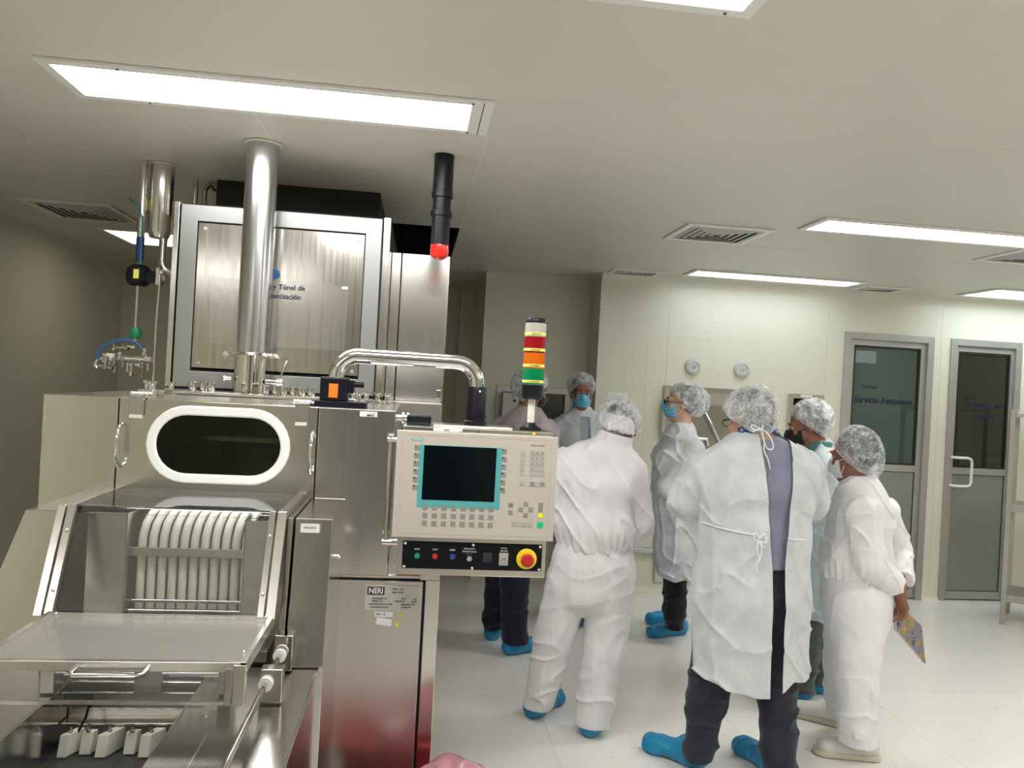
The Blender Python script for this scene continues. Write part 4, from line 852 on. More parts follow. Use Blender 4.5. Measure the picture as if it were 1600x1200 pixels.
def axes3(yaw, pitch=0, roll=0):
    """side, forward, up for a figure turned by yaw: 0 = looking away from the camera, 90 = to the right, 180 = to the camera"""
    y, p = math.radians(yaw), math.radians(pitch); f0 = FW * math.cos(y) + RT * math.sin(y); s = f0.cross(UP)
    f = f0 * math.cos(p) - UP * math.sin(p); u = s.cross(f)
    if roll: r = math.radians(roll); s, u = s * math.cos(r) + u * math.sin(r), u * math.cos(r) - s * math.sin(r)
    return s, f, u
def floor_at(px, py):
    r = ray(px, py); return Vector((0, 0, CAMH)) + r * (-CAMH / r.z)

def hand_items(w, d, palm, side_th, curl=.5, sc=1.0):
    """palm, four unequal bent fingers and a thumb from the side of the palm; w wrist, d pointing, palm normal"""
    w, d, pn = Vector(w), Vector(d).normalized(), Vector(palm); pn = (pn - d * pn.dot(d)).normalized(); sd = d.cross(pn) * side_th; it = []
    pc0, pc1 = w, w + d * .085 * sc
    it.append((seg(w - d * .03, w + d * .02, .024 * sc, .027 * sc), .0)); it.append((seg(pc0 + d * .01, pc1, (.030 * sc, .016 * sc), (.038 * sc, .014 * sc), sd), .02))
    for i, (o, l) in enumerate(((.030, .072), (.010, .080), (-.010, .074), (-.029, .058))):
        b = pc1 + sd * o * sc - d * .004; dirv = (d + sd * (o * 2)).normalized(); a = 0; p = b; r = .0092 * sc
        for s_, fr in enumerate((.46, .31, .23)):
            a += curl * (.55, .9, .7)[s_]; nd = dirv * math.cos(a) + pn * math.sin(a); q = p + nd * l * fr * sc
            it.append((seg(p, q, r, r * .90), .006 if s_ == 0 else .002)); p = q; r *= .9
    b = pc0 + sd * .026 * sc + d * .022 * sc; dv = (d * .75 + sd * .75 + pn * .35).normalized(); m_ = b + dv * .038 * sc; it.append((seg(b, m_, .014 * sc, .011 * sc), .012))
    it.append((seg(m_, m_ + (d + pn * .5 + sd * .1).normalized() * .034 * sc, .0105 * sc, .009 * sc), .004))
    return it

def make_person(label, D, head, torso, ty, arms, legs, feet, top, legm, skin, name='person', hip=None, hem=None, h=.006, group=None, net='net', netc=None, netr=(.1, .1, .1), hands=(.5, .5), headsc=1.0, folds=.006, coverall=False, shoes='cover', seed=0, slit=None, neckr=.052, netlow=-.078, collar=.052, opts=()):
    px, py, dd, yaw, pitch = head
    base = floor_at((feet[0][0] + feet[1][0]) / 2, (feet[0][1] + feet[1][1]) / 2); T_ = thing(name, (base.x, base.y, 0), label, 'person', group)
    hc = at(px, py, D + dd); hs, hf, hu = axes3(yaw, pitch); ts, tf, tu = axes3(ty)
    Hd = lambda x, y, z: hc + (hs * x + hf * y + hu * z) * headsc
    AX = [tuple(hs), tuple(hf), tuple(hu)]
    TT = [(at(a, b, D + c), rx, ry) for a, b, c, rx, ry in torso]
    AA = [[(at(a, b, D + c), r) for a, b, c, r in arm] for arm in arms]; LL = [[(at(a, b, D + c), r) for a, b, c, r in leg] for leg in legs]
    s_ = headsc; nz_ = seed * 13.7
    # body: one continuous surface from crown to ankles
    it = []; PB = len(TT) if coverall else len(TT) - 1
    for i in range(PB - 1):
        (a, r1, q1), (b, r2, q2) = TT[i], TT[i + 1]; it.append((seg(a, b, (r1 * .80, q1 * .80), (r2 * .80, q2 * .80), ts), .03))
    it.append((seg(TT[0][0], Hd(0, -.012, -.05), neckr * 1.1, neckr * .95), .03))
    it += [(ell(Hd(0, -.012, .035), (.074 * s_, .093 * s_, .082 * s_), AX), .02), (ell(Hd(0, .028, -.042), (.056 * s_, .062 * s_, .072 * s_), AX), .03), (ell(Hd(0, .066, -.093), (.024 * s_, .02 * s_, .02 * s_), AX), .03)]
    it += [(seg(Hd(-.034, .078, .018), Hd(.034, .078, .018), .012 * s_, .012 * s_), .015), (ell(Hd(-.037, .068, -.028), (.022 * s_, .018 * s_, .02 * s_), AX), .02), (ell(Hd(.037, .068, -.028), (.022 * s_, .018 * s_, .02 * s_), AX), .02)]
    it += [(seg(Hd(0, .083, .008), Hd(0, .104, -.032), .007 * s_, .012 * s_), .010), (ell(Hd(-.012, .09, -.036), (.008 * s_,) * 3, AX), .006), (ell(Hd(.012, .09, -.036), (.008 * s_,) * 3, AX), .006)]
    it += [(ell(Hd(-.031, .101, .002), (.016 * s_, .014 * s_, .011 * s_), AX), -.008), (ell(Hd(.031, .101, .002), (.016 * s_, .014 * s_, .011 * s_), AX), -.008)]
    it += [(seg(Hd(-.018, .084, -.062), Hd(.018, .084, -.062), .006 * s_, .006 * s_), .006), (seg(Hd(-.014, .083, -.071), Hd(.014, .083, -.071), .007 * s_, .007 * s_), .005)]
    for x in (-.074, .074):
        it += [(ell(Hd(x, -.008, -.008), (.009 * s_, .020 * s_, .031 * s_), AX), .006), (ell(Hd(x * 1.09, -.004, -.006), (.004 * s_, .011 * s_, .019 * s_), AX), -.003)]
    for k, arm in enumerate(AA):
        for i in range(len(arm) - 1): it.append((seg(arm[i][0], arm[i + 1][0], min(arm[i][1] * .62, .05), min(arm[i + 1][1] * .6, .042) if i < len(arm) - 2 else .027), .02))
        d = (arm[-1][0] - arm[-2][0]).normalized(); w = arm[-1][0] + d * .03
        hk = hands[k]
        if hk is not None:
            if isinstance(hk, tuple): it += hand_items(w, hk[0], hk[1], hk[2], hk[3])
            else: it += hand_items(w, d, (-UP + d * .1) if abs(d.z) < .7 else -ts * (1 if k else -1), 1 if k else -1, hk)
    for leg in LL:
        for i in range(len(leg) - 1): e1 = Vector((leg[i + 1][0].x, leg[i + 1][0].y, max(leg[i + 1][0].z, .13))); it.append((seg(leg[i][0], e1, leg[i][1] * .62, .040 if i == len(leg) - 2 else leg[i + 1][1] * .6), .03))
    ft = []
    for k, (hx, hy, tx, ty_) in enumerate(feet):
        a, b = floor_at(hx, hy), floor_at(tx, ty_); dv = (b - a); dv.z = 0; L_ = dv.length; dv.normalize(); b = a + dv * max(L_, .26); ft.append((a, b, dv))
        ank = a + dv * .03 + UP * .09; le = LL[k][-1][0]; it.append((seg((le.x, le.y, max(le.z, .13)), ank, .038, .034), .02)); it.append((seg(ank - UP * .04, b - dv * .10 + UP * .028, .030, .018), .02))
    sculpt('body', field(it, post=lambda P: .006 - P[:, 2]), .0042 if D < 4 else .005, M[skin], T_, 1)
    for x in (-.031, .031):
        e = MB().ball(tuple(Hd(x, .0765, .002)), .0125 * s_, 10).build('eye', M['eyew'], T_); MB().ball(tuple(Hd(x, .0845, .002)), .0068 * s_, 8).build('iris', M['iris'], e)
        MB().tube([Hd(x * .45, .094, .022), Hd(x, .094, .027), Hd(x * 1.55, .083, .021)], [.002, .0035, .002], 6).build('eyebrow', M['hair'], T_)
    # hair and cap
    hr = [(ell(Hd(0, -.018, .042), (.076 * s_, .092 * s_, .081 * s_), AX), 0), (ell(Hd(0, -.042, -.015), (.062 * s_, .052 * s_, .052 * s_), AX), .03)]
    fwd = V(hf); c0 = V(Hd(0, .055, .035)); up3 = V(hu)
    sculpt('hair', field(hr, disp=lambda P: .003 * (vnoise(P * 60) - .5), post=lambda P: ((P - c0) @ fwd) * .8 - ((P - c0) @ up3) * .6), .006, M['hair'], T_, 1)
    nc = at(*netc[:2], D + netc[2]) if netc else Hd(0, -.025, .045)
    def crinkle(P):
        q = P * 26 + nz_; w = vnoise(q * .5) * 2; n1 = vnoise(q * np.array([1.0, 1.0, .8], np.float32) + w[:, None]); return .011 * np.abs(n1 * 2 - 1) - .006 + .010 * (vnoise(P * 11 + nz_) - .5)
    rim = [(ell(nc, netr, AX), 0), (ell(Hd(0, -.018, .040), (.090 * s_, .105 * s_, .095 * s_), AX), .03), (ell(Hd(0, -.042, -.02), (.077 * s_, .068 * s_, .066 * s_), AX), .03)]
    fc, fu = V(Hd(0, .052, .045)), V(hf * .72 - hu * .70); nk = V(Hd(0, -.02, netlow)); nku = V(-hu)
    sculpt('hairnet', field(rim, disp=crinkle, post=lambda P: np.maximum((P - fc) @ fu, (P - nk) @ nku)), .0045, M[net], T_, 1)
    # trousers
    nf = np.array
    def folds_l(P):      # cross folds that gather towards the hem
        z = P[:, 2]; a = np.clip(1 - z / .55, 0, 1) * 1.5 + .5; q = np.stack([P[:, 0] * 5 + P[:, 2] * 5, P[:, 1] * 5, P[:, 2] * 12 - P[:, 0] * 5], 1) + nz_
        w = vnoise(q * .6) * .8; r = 1 - np.abs(2 * vnoise(q + w[:, None]) - 1); return -(r ** 4) * .012 * a + .004 * a
    it = []
    for leg in LL:
        for i in range(len(leg) - 1): it.append((seg(leg[i][0], leg[i + 1][0], leg[i][1], leg[i + 1][1]), .015))
    hp = hip or TT[-1]; 
    if not coverall: it.append((seg(TT[-2][0] + UP * .10, TT[-2][0], (TT[-2][1] * .86, TT[-2][2] * .86), (TT[-2][1] * .86, TT[-2][2] * .86), ts), .03))
    hemz = [leg[-1][0].z for leg in LL]
    lh = V(LL[0][-1][0]); rh = V(LL[1][-1][0])
    def hemcut(P):
        dl = ((P[:, :2] - lh[:2]) ** 2).sum(1); dr = ((P[:, :2] - rh[:2]) ** 2).sum(1); z = np.where(dl < dr, hemz[0], hemz[1]); return z - .01 - P[:, 2] + .012 * (vnoise(P * 9 + nz_) - .5)
    if coverall:
        it += [(seg(TT[i][0], TT[i + 1][0], TT[i][1:], TT[i + 1][1:], ts), .03) for i in range(coverall, len(TT) - 1)]
        def cf(P):
            q = P * np.array([9, 9, 4.5], np.float32) + nz_; w = vnoise(q * .5) * 2; r = 1 - np.abs(2 * vnoise(q + w[:, None]) - 1); return folds_l(P) * .8 - (r ** 3) * .006
        sculpt('trousers', field(it, disp=cf, post=hemcut), h, M[legm], T_, 1)
    else: sculpt('trousers', field(it, disp=folds_l, post=hemcut), h, M[legm], T_, 1)
    # upper garment
    nb = V(TT[0][0]); nd = V(((Hd(0, 0, -.06) - TT[0][0]).normalized() * .35 + UP * .65).normalized())
    it = []
    n_t = coverall + 1 if coverall else len(TT)
    for i in range(n_t - 1): it.append((seg(TT[i][0], TT[i + 1][0], TT[i][1:], TT[i + 1][1:], ts), .03))
    if collar > .052: it.append((seg(TT[0][0], Vector(TT[0][0]) + Vector(nd.tolist()) * (collar + .02), TT[0][1] * 1.0, TT[0][1] * .92), .02))
    if coverall: wz = TT[coverall][0].z - .012; it.append(((lambda P: wz - P[:, 2], 0, 0), 'cut'))
    for arm in AA:
        it.append((seg(TT[1][0] * .5 + TT[0][0] * .5, arm[0][0], arm[0][1] * .95, arm[0][1]), .05))
        for i in range(len(arm) - 1): it.append((seg(arm[i][0], arm[i + 1][0], arm[i][1], arm[i + 1][1]), .012))
    waist = TT[coverall][0].z if coverall else None
    def gf(P):
        q = P * np.array([8, 8, 2.0], np.float32) + nz_; w = vnoise(q * .6) * 1.0; r = 1 - np.abs(2 * vnoise(q + w[:, None]) - 1)
        q2 = np.stack([P[:, 0] * 9 + P[:, 2] * 7, P[:, 1] * 9, P[:, 2] * 4 - P[:, 0] * 3], 1) + nz_ * 2; w2 = vnoise(q2 * .5) * .8; r2 = 1 - np.abs(2 * vnoise(q2 + w2[:, None]) - 1)
        d = -(r ** 5) * folds * 2.1 - (r2 ** 8) * folds * 2.0 + folds * .5 - .02 * (vnoise(P * 3.1 + nz_) - .5)
        if coverall: a = np.clip(1 - (P[:, 2] - waist) / .12, 0, 1); th = np.arctan2(P[:, 1] - nb[1], P[:, 0] - nb[0]); d += a * .0045 * np.sin(th * 34 + 6 * vnoise(P * 6))
        return d
    if hem is not None: hz = [at(x, y, D).z for x, y in hem]; hx_ = [V(at(x, y, D)) @ V(RT) for x, y in hem]
    rtv = V(RT)
    ends = [(V(a[-1][0]), V((a[-1][0] - a[-2][0]).normalized())) for a in AA]
    def up_post(P):
        d = (P - nb) @ nd - collar
        nr = np.sqrt(((P - nb) ** 2).sum(1)); d = np.where(nr < .125, d, -1.0)
        if hem is not None: d = np.maximum(d, np.interp(P @ rtv, hx_, hz) - P[:, 2] + .004 * np.sin(P[:, 0] * 60))
        for c_, n_ in ends: d = np.maximum(d, np.where(((P - c_) ** 2).sum(1) < .012, (P - c_) @ n_ - .012, -1))
        return d
    def ed(v, q):
        c_ = v[q].mean(1); n_ = np.cross(v[q[:, 2]] - v[q[:, 0]], v[q[:, 3]] - v[q[:, 1]]); n_ /= np.linalg.norm(n_, axis=1)[:, None] + 1e-9; keep = np.ones(len(q), bool)
        if hem is not None: keep &= ~((n_[:, 2] < -.6) & (c_[:, 2] < np.interp(c_ @ rtv.astype(float), hx_, hz) + .014))
        return v, q[keep]
    g = sculpt('coverall_top' if coverall else 'gown', field(it, disp=gf, post=up_post), h, M[top], T_, 1, ed)
    if slit: cut_slit(g, slit, D, back=slit.get('back', True))
    if slit or 'under' in opts:      # what shows between the gown edges
        un = [(seg(TT[i][0], TT[i + 1][0], (TT[i][1] - .018, TT[i][2] - .018), (TT[i + 1][1] - .018, TT[i + 1][2] - .018), ts), .03) for i in range(len(TT) - 1)]
        for arm in AA: un += [(seg(TT[1][0] * .5 + TT[0][0] * .5, arm[0][0], arm[0][1] * .8, arm[0][1] * .8), .05), (seg(arm[0][0], arm[1][0], arm[0][1] * .8, arm[1][1] * .78), .02), (seg(arm[1][0], arm[2][0], arm[1][1] * .78, arm[2][1] * .75), .02)]
        uz = at(*(opts.get('shirt_hem') if isinstance(opts, dict) else (px, 878)), D).z
        def up2(P):
            d = (P - nb) @ nd - .045; nr = np.sqrt(((P - nb) ** 2).sum(1)); d = np.where(nr < .16, d, -1.0); return np.maximum(d, uz - P[:, 2])
        sculpt('shirt', field(un, disp=lambda P: .006 * (vnoise(P * 7) - .5) - .004 * (1 - np.abs(2 * vnoise(P * np.array([12, 12, 3], np.float32)) - 1)) ** 3, post=up2), .007, M[opts.get('shirt', 'shirt')], T_, 1)
    # shoes
    for k, (a, b, dv) in enumerate(ft):
        sd = dv.cross(UP)
        if shoes == 'cover':
            it = [(seg(a + UP * .05, b - dv * .035 + UP * .035, (.047, .05), (.050, .037), sd), .02), (seg(a + dv * .035 + UP * .05, a + dv * .045 + UP * .07, .05, .05), .03), (ell(a + dv * ((b - a).length - .06) + UP * .025, (.055, .055, .032)), .02)]
            sculpt('shoe_cover', field(it, disp=lambda P: .010 * np.abs(2 * vnoise(P * 24 + k) - 1) - .005, post=lambda P: np.maximum(.003 - P[:, 2], (P[:, 2] - .118) - .02 * vnoise(P * 26))), .005, M['cover'], T_, 1)
        else:
            it = [(seg(a + dv * .015 + UP * .055, b - dv * .05 + UP * .038, (.042, .048), (.047, .036), sd), .02), (seg(a + dv * .04 + UP * .06, a + dv * .04 + UP * .075, .043, .040), .02)]
            so = sculpt('shoe', field(it, post=lambda P: .014 - P[:, 2]), .004, M['shoe'], T_, 1)
            it = [(seg(a + dv * .012 + UP * .012, b - dv * .046 + UP * .012, (.045, .045), (.050, .048), sd), .0)]
            sculpt('sole', field(it, post=lambda P: np.maximum(.003 - P[:, 2], P[:, 2] - .026)), .004, M['sole'], so, 1)
    T_['_h'] = 0
    return T_, Hd, (hs, hf, hu), TT, AA, field([(ell(Hd(0, 0, 0), (.1, .1, .1)), 0)])
def cut_slit(g, sl, D, back=True):
    """open the gown between a left and a right edge given as (x, y) pairs from top to bottom"""
    me = g.data; bm = bmesh.new(); bm.from_mesh(me); o0 = Vector(g['_o'])
    Lp = [at(x, y, D) for x, y in sl['left']]; Rp = [at(x, y, D) for x, y in sl['right']]
    r2 = lambda p: (p.dot(RT), p.z)
    LP, RP = [r2(p) for p in Lp], [r2(p) for p in Rp]
    def bx(P, z):
        zs = [p[1] for p in P][::-1]; xs = [p[0] for p in P][::-1]; return float(np.interp(z, zs, xs))
    cen = sum(((v.co) for v in bm.verts), Vector()) / len(bm.verts) + o0; cd = cen.dot(FW)
    side = lambda f: ((f.calc_center_median() + o0).dot(FW) < cd) and f.normal.dot(FW) < .25
    for P in (LP, RP):
        for i in range(len(P) - 1):
            z1, z0 = P[i][1], P[i + 1][1]
            fs = [f for f in bm.faces if side(f) and z0 - .02 < (f.calc_center_median() + o0).z < z1 + .02 and abs((f.calc_center_median() + o0).dot(RT) - bx(P, (f.calc_center_median() + o0).z)) < .03]
            ge = list({e for f in fs for e in f.edges}); gv = list({v for f in fs for v in f.verts})
            p0 = RT * P[i][0] + UP * P[i][1] - o0; dr = RT * (P[i + 1][0] - P[i][0]) + UP * (P[i + 1][1] - P[i][1]); p0 = RT * P[i][0] + UP * P[i][1]
            nn = dr.cross(FW).normalized(); pc = p0 - o0 ; 
            bmesh.ops.bisect_plane(bm, geom=fs + ge + gv, dist=1e-5, plane_co=pc + FW * o0.dot(FW), plane_no=nn)
    bm.faces.ensure_lookup_table(); dl = []
    for f in bm.faces:
        c = f.calc_center_median() + o0
        if side(f) and c.z < LP[0][1] and c.z > LP[-1][1] and bx(LP, c.z) < c.dot(RT) < bx(RP, c.z): dl.append(f)
    bmesh.ops.delete(bm, geom=dl, context='FACES'); bm.to_mesh(me); bm.free()
def mask(T_, Hd, ax, mt, kind='surgical', sc=1.0):
    hs, hf, hu = ax; AX = [tuple(hs), tuple(hf), tuple(hu)]
    it = [(ell(Hd(0, .036, -.045), (.064 * sc, .074 * sc, .074 * sc), AX), 0), (seg(Hd(0, .09, -.008), Hd(0, .112, -.032), .010 * sc, .014 * sc), .02)]
    if kind == 'cone': it.append((seg(Hd(0, .08, -.03), Hd(0, .118, -.055), .045 * sc, .016 * sc), .02))
    c_ = V(Hd(0, 0, -.045)); F_, U_, S_ = V(hf), V(hu), V(hs)
    def post(P):
        q = P - c_; y = q @ F_; z = q @ U_; x = q @ S_
        return np.maximum(np.maximum(z - .034 - .008 * np.cos(x * 40), -z - .052), .030 + np.abs(x) * .15 - y)
    disp = (lambda P: .0016 * np.sin(((P - c_) @ U_) * 330)) if kind == 'surgical' else (lambda P: 0 * P[:, 0])
    m_ = sculpt('face_mask', field(it, disp=disp, post=post), .0035, M[mt], T_, 1)
    for s in (-1, 1):
        for z in (-.018, -.085): MB().tube([Hd(s * .056, .045, z), Hd(s * .070, .02, z * .8 + .0), Hd(s * .078, .003, z * .4 - .006)], .0016, 6).build('ear_loop', M['tie'] if mt != 'maskk' else M['maskk'], m_)
def glasses(T_, Hd):
    g = MB()
    for s in (-1, 1):
        p = [Hd(s * .033 + .021 * math.cos(a), .106, .002 + .016 * math.sin(a)) for a in [2 * math.pi * k / 16 for k in range(17)]]; g.tube(p, .002, 6, False)
        g.tube([Hd(s * .054, .104, .006), Hd(s * .072, .085, .006), Hd(s * .080, .0, .003)], .0022, 6)
    g.tube([Hd(-.012, .107, .006), Hd(.012, .107, .006)], .002, 6).build('glasses', M['black'], T_)
def path_on(g, pts, D, off=.004):
    """rest a tape on a garment: cast from the camera side on to its surface"""
    from mathutils.bvhtree import BVHTree
    me = g.data; o0 = Vector(g['_o']); bv = BVHTree.FromPolygons([v.co + o0 for v in me.vertices], [tuple(p.vertices) for p in me.polygons]); out = []
    for x, y in pts:
        p = at(x, y, D - .6); d = ray(x, y).normalized(); hit = bv.ray_cast(p, d, 1.2)
        if hit[0] is not None: out.append(hit[0] + hit[1] * off if hit[1].dot(d) < 0 else hit[0] - hit[1] * off)
    return out
def child(T_, n): return [c for c in T_.children if c.name.startswith(n)][0]

PE = {}
# large man seen from behind, gown open at the back
PE['E'] = make_person('heavily built person from behind in an open-backed white gown with a blue lanyard', 3.35,
    (1173, 655, .02, -28, 14), [(1183, 690, 0, .085, .075), (1182, 718, .0, .185, .12), (1182, 760, .0, .245, .165), (1180, 835, 0, .225, .175), (1172, 930, 0, .240, .18), (1168, 1075, 0, .232, .18)], 0,
    [[(1105, 732, .0, .078), (1070, 782, .04, .070), (1120, 792, .28, .048)], [(1258, 735, .0, .078), (1272, 785, .04, .068), (1235, 800, .28, .048)]],
    [[(1130, 930, .02, .115), (1108, 1070, .02, .088), (1091, 1182, -.03, .066)], [(1213, 930, -.02, .105), (1215, 1080, -.02, .082), (1217, 1200, -.08, .070)]],
    [(1090, 1198, 1036, 1178), (1213, 1213, 1184, 1192)], 'gown', 'char', 'skin', hem=[(1075, 1038), (1090, 1048), (1140, 1064), (1185, 1070), (1200, 1060), (1222, 1050), (1262, 1052)], h=.0052, netc=(1171, 642, .02), netr=(.112, .112, .088), headsc=1.05, folds=.006, seed=1, neckr=.07,
    slit=dict(left=[(1176, 672), (1182, 835), (1186, 876), (1183, 1085)], right=[(1231, 672), (1207, 835), (1205, 876), (1201, 1085)]), opts=dict(shirt='shirt', shirt_hem=(1190, 878)))
E_, Hd, ax, TT, AA, _ = PE['E']; gw = child(E_, 'gown')
p = path_on(gw, [(1098 + 4 * k, 816 + .95 * k + 2.2 * math.sin(k / 7)) for k in range(0, 21)], 3.35) + path_on(gw, [(1208 + 6 * k, 841 + .3 * k) for k in range(0, 9)], 3.35)
MB().tube(p, .0032, 8).build('waist_tie', M['tie'], E_)
def smooth_path(P, n=5):
    P = [Vector(p) for p in P]; Q = [P[0]] + P + [P[-1]]; out = []
    for i in range(1, len(Q) - 2):
        a, b, c, d = Q[i - 1:i + 3]
        for k in range(n):
            t = k / n; out.append(.5 * ((2 * b) + (c - a) * t + (2 * a - 5 * b + 4 * c - d) * t * t + (3 * b - a - 3 * c + d) * t ** 3))
    return out + [P[-1]]
def tape_shape(T_, D, name, paths, r=.0028):
    b = MB()
    for i, pts in enumerate(paths): b.tube(smooth_path([at(x, y, D - .004 * i - (.006 if 0 < k < len(pts) - 1 else 0)) for k, (x, y) in enumerate(pts)]), r, 8)
    b.build(name, M['tie'], T_)
tape_shape(E_, 3.35 - .190, 'waist_bow', [[(1187, 841), (1180, 833), (1179, 842), (1187, 846)], [(1187, 841), (1196, 834), (1197, 848), (1188, 846), (1189, 852), (1195, 855)], [(1186, 844), (1183, 858), (1186, 872), (1182, 884), (1184, 894)], [(1188, 846), (1190, 862), (1186, 880)]])
tape_shape(E_, 3.35 - .110, 'neck_bow', [[(1189, 670), (1176, 664), (1174, 668), (1180, 672), (1190, 672)], [(1189, 670), (1200, 678), (1208, 694), (1206, 702), (1198, 700), (1193, 686), (1190, 672)], [(1190, 674), (1194, 690), (1194, 704), (1200, 718), (1203, 732), (1207, 745)], [(1176, 675), (1184, 671), (1190, 670), (1192, 664)]])
# lanyard round the neck
ly = [TT[0][0] + ax[0] * 0 + (RT * math.sin(a) * .088 - FW * math.cos(a) * .080) + UP * (.050 + .006 * math.cos(2 * a)) for a in [math.radians(d) for d in range(-100, 101, 10)]]
b = MB(); n = len(ly)
b.add([tuple(q + UP * s * .011) for s in (-1, 1) for q in ly], [(i, i + 1, n + i + 1, n + i) for i in range(n - 1)], True)
ln = b.build('lanyard', M['blue'], E_); sdm = ln.modifiers.new('s', 'SOLIDIFY'); sdm.thickness = .003
def word_on(s, c, size, mt, parent, nrm, sx=1):
    o = text(s, (0, 0, 0), size, mt, parent, sx=1); me = o.data; me.transform(Matrix.Translation(Vector(parent['_o']))); me.transform(Matrix.Rotation(-math.pi / 2, 4, 'X'))
    z = Vector(nrm).normalized(); x = UP.cross(z).normalized(); y = z.cross(x); mm = Matrix((x, y, z)).transposed().to_4x4(); mm.translation = Vector(c) - Vector(parent['_o']); me.transform(mm @ Matrix.Diagonal((sx, 1, 1, 1))); return o
for s, a in (('MEX', -28), ('PE', -62), ('PE', 22), ('MEX', 48)):
    r = math.radians(a); nn = (RT * math.sin(r) * .9 - FW * math.cos(r)); word_on(s, TT[0][0] + RT * math.sin(r) * .0905 - FW * math.cos(r) * .0825 + UP * (.050 + .006 * math.cos(2 * r)), .016, 'label', ln, nn)
glasses(E_, Hd)
# person in white coverall bending forward, seen from behind, next to the panel
PE['C'] = make_person('person in a plain white coverall with bent head, back turned, beside the operator panel', 3.7,
    (967, 672, .06, -8, 42), [(956, 704, .03, .088, .080), (940, 725, .02, .150, .10), (934, 760, 0, .185, .125), (930, 825, 0, .188, .140), (927, 848, 0, .165, .13), (926, 880, 0, .185, .14), (924, 915, 0, .185, .14)], 0,
    [[(882, 730, 0, .082), (871, 808, .02, .070), (885, 822, .25, .05)], [(986, 738, 0, .078), (1000, 815, .02, .064), (978, 832, .25, .048)]],
    [[(888, 910, .0, .105), (866, 996, .03, .092), (840, 1100, .08, .072)], [(952, 910, 0, .112), (945, 1013, 0, .098), (924, 1127, -.05, .080)]],
    [(833, 1120, 872, 1093), (922, 1150, 940, 1112)], 'cov', 'cov', 'skind', h=.0055, netc=(966, 662, .06), netr=(.104, .11, .120), folds=.0055, coverall=4, seed=2, net='netd', netlow=-.15, collar=.085)
# short person at the right with a notebook behind the back
PE['G'] = make_person('short person in a bright white coverall holding a notebook behind the back', 3.6,
    (1334, 713, .0, -36, 8), [(1343, 762, .0, .075, .075), (1345, 778, .0, .13, .11), (1343, 810, .0, .155, .135), (1336, 870, 0, .155, .150), (1335, 893, 0, .150, .145), (1338, 930, 0, .165, .150), (1338, 960, 0, .16, .145)], -62,
    [[(1350, 800, -.155, .066), (1358, 880, -.17, .060), (1398, 913, -.12, .044)], [(1382, 800, .13, .062), (1405, 860, .12, .055), (1406, 903, .0, .044)]],
    [[(1340, 950, -.06, .120), (1336, 1060, -.08, .092), (1338, 1156, -.09, .080)], [(1328, 950, .08, .115), (1318, 1040, .14, .092), (1318, 1115, .18, .074)]],
    [(1364, 1186, 1270, 1176), (1312, 1134, 1258, 1120)], 'cov2', 'cov2', 'skind', h=.0052, netc=(1341, 715, .0), netr=(.098, .108, .126), netlow=-.16, collar=.065, folds=.006, coverall=4, seed=3, shoes='shoe', net='netd',
    hands=((-UP + RT * .22, -FW * .3 - RT, 1, .55), (-UP + RT * .1, -RT, -1, .6)))
G_, Hd, ax, TT, AA, _ = PE['G']; mask(G_, Hd, ax, 'maskw', 'cone')
gh = MB(); gh.tube(path_on(child(G_, 'coverall_top'), [(1357, 800), (1362, 810), (1370, 818)], 3.6), .0015, 6)
# profile woman with glasses
PE['D'] = make_person('person in profile with glasses and a blue mask, pale gown and black trousers', 5.0,
    (1065, 630, .0, -84, -2), [(1066, 672, .0, .070, .065), (1062, 688, .0, .13, .09), (1056, 720, .0, .175, .125), (1055, 790, 0, .165, .125), (1056, 850, 0, .175, .125), (1058, 905, 0, .17, .12)], -70,
    [[(1086, 702, -.15, .060), (1040, 764, -.16, .052), (1078, 776, -.16, .045)], [(1034, 708, .14, .058), (1030, 762, .14, .050), (1062, 786, .06, .042)]],
    [[(1058, 880, -.05, .080), (1056, 920, -.03, .066), (1054, 980, -.0, .058)], [(1056, 880, .06, .08), (1052, 920, .08, .066), (1050, 965, .14, .056)]],
    [(1064, 990, 1012, 996), (1062, 972, 1022, 974)], 'gown', 'blk', 'skinl', hem=[(1010, 895), (1042, 900), (1100, 900)], h=.0065, netc=(1084, 628, .0), netr=(.092, .098, .105), folds=.007, seed=4)
D_, Hd, ax, TT, AA, _ = PE['D']; mask(D_, Hd, ax, 'maskb'); glasses(D_, Hd)
# man facing the camera
PE['B'] = make_person('person facing the camera in a light blue mask and white gown', 5.6,
    (908, 614, .0, 176, 4), [(908, 645, .0, .075, .07), (908, 660, .0, .14, .09), (908, 690, .0, .175, .12), (908, 750, 0, .17, .12), (908, 820, 0, .19, .13), (908, 880, 0, .19, .13)], 180,
    [[(943, 665, .0, .062), (948, 730, .0, .055), (930, 740, -.2, .045)], [(874, 665, .0, .062), (868, 730, .0, .055), (886, 740, -.2, .045)]],
    [[(895, 860, 0, .085), (893, 910, 0, .07), (892, 955, 0, .06)], [(921, 860, 0, .085), (923, 910, 0, .07), (924, 955, 0, .06)]],
    [(893, 966, 893, 978), (924, 966, 924, 978)], 'gown', 'navy', 'skind', hem=[(860, 880), (960, 880)], h=.007, netc=(909, 601, .0), netr=(.092, .1, .080), folds=.005, seed=5,
    slit=dict(left=[(905, 650), (903, 700), (898, 880)], right=[(920, 650), (921, 700), (922, 880)]), opts=dict(shirt='shirtb', shirt_hem=(908, 850)))
B_, Hd, ax, TT, AA, _ = PE['B']; mask(B_, Hd, ax, 'maskb')
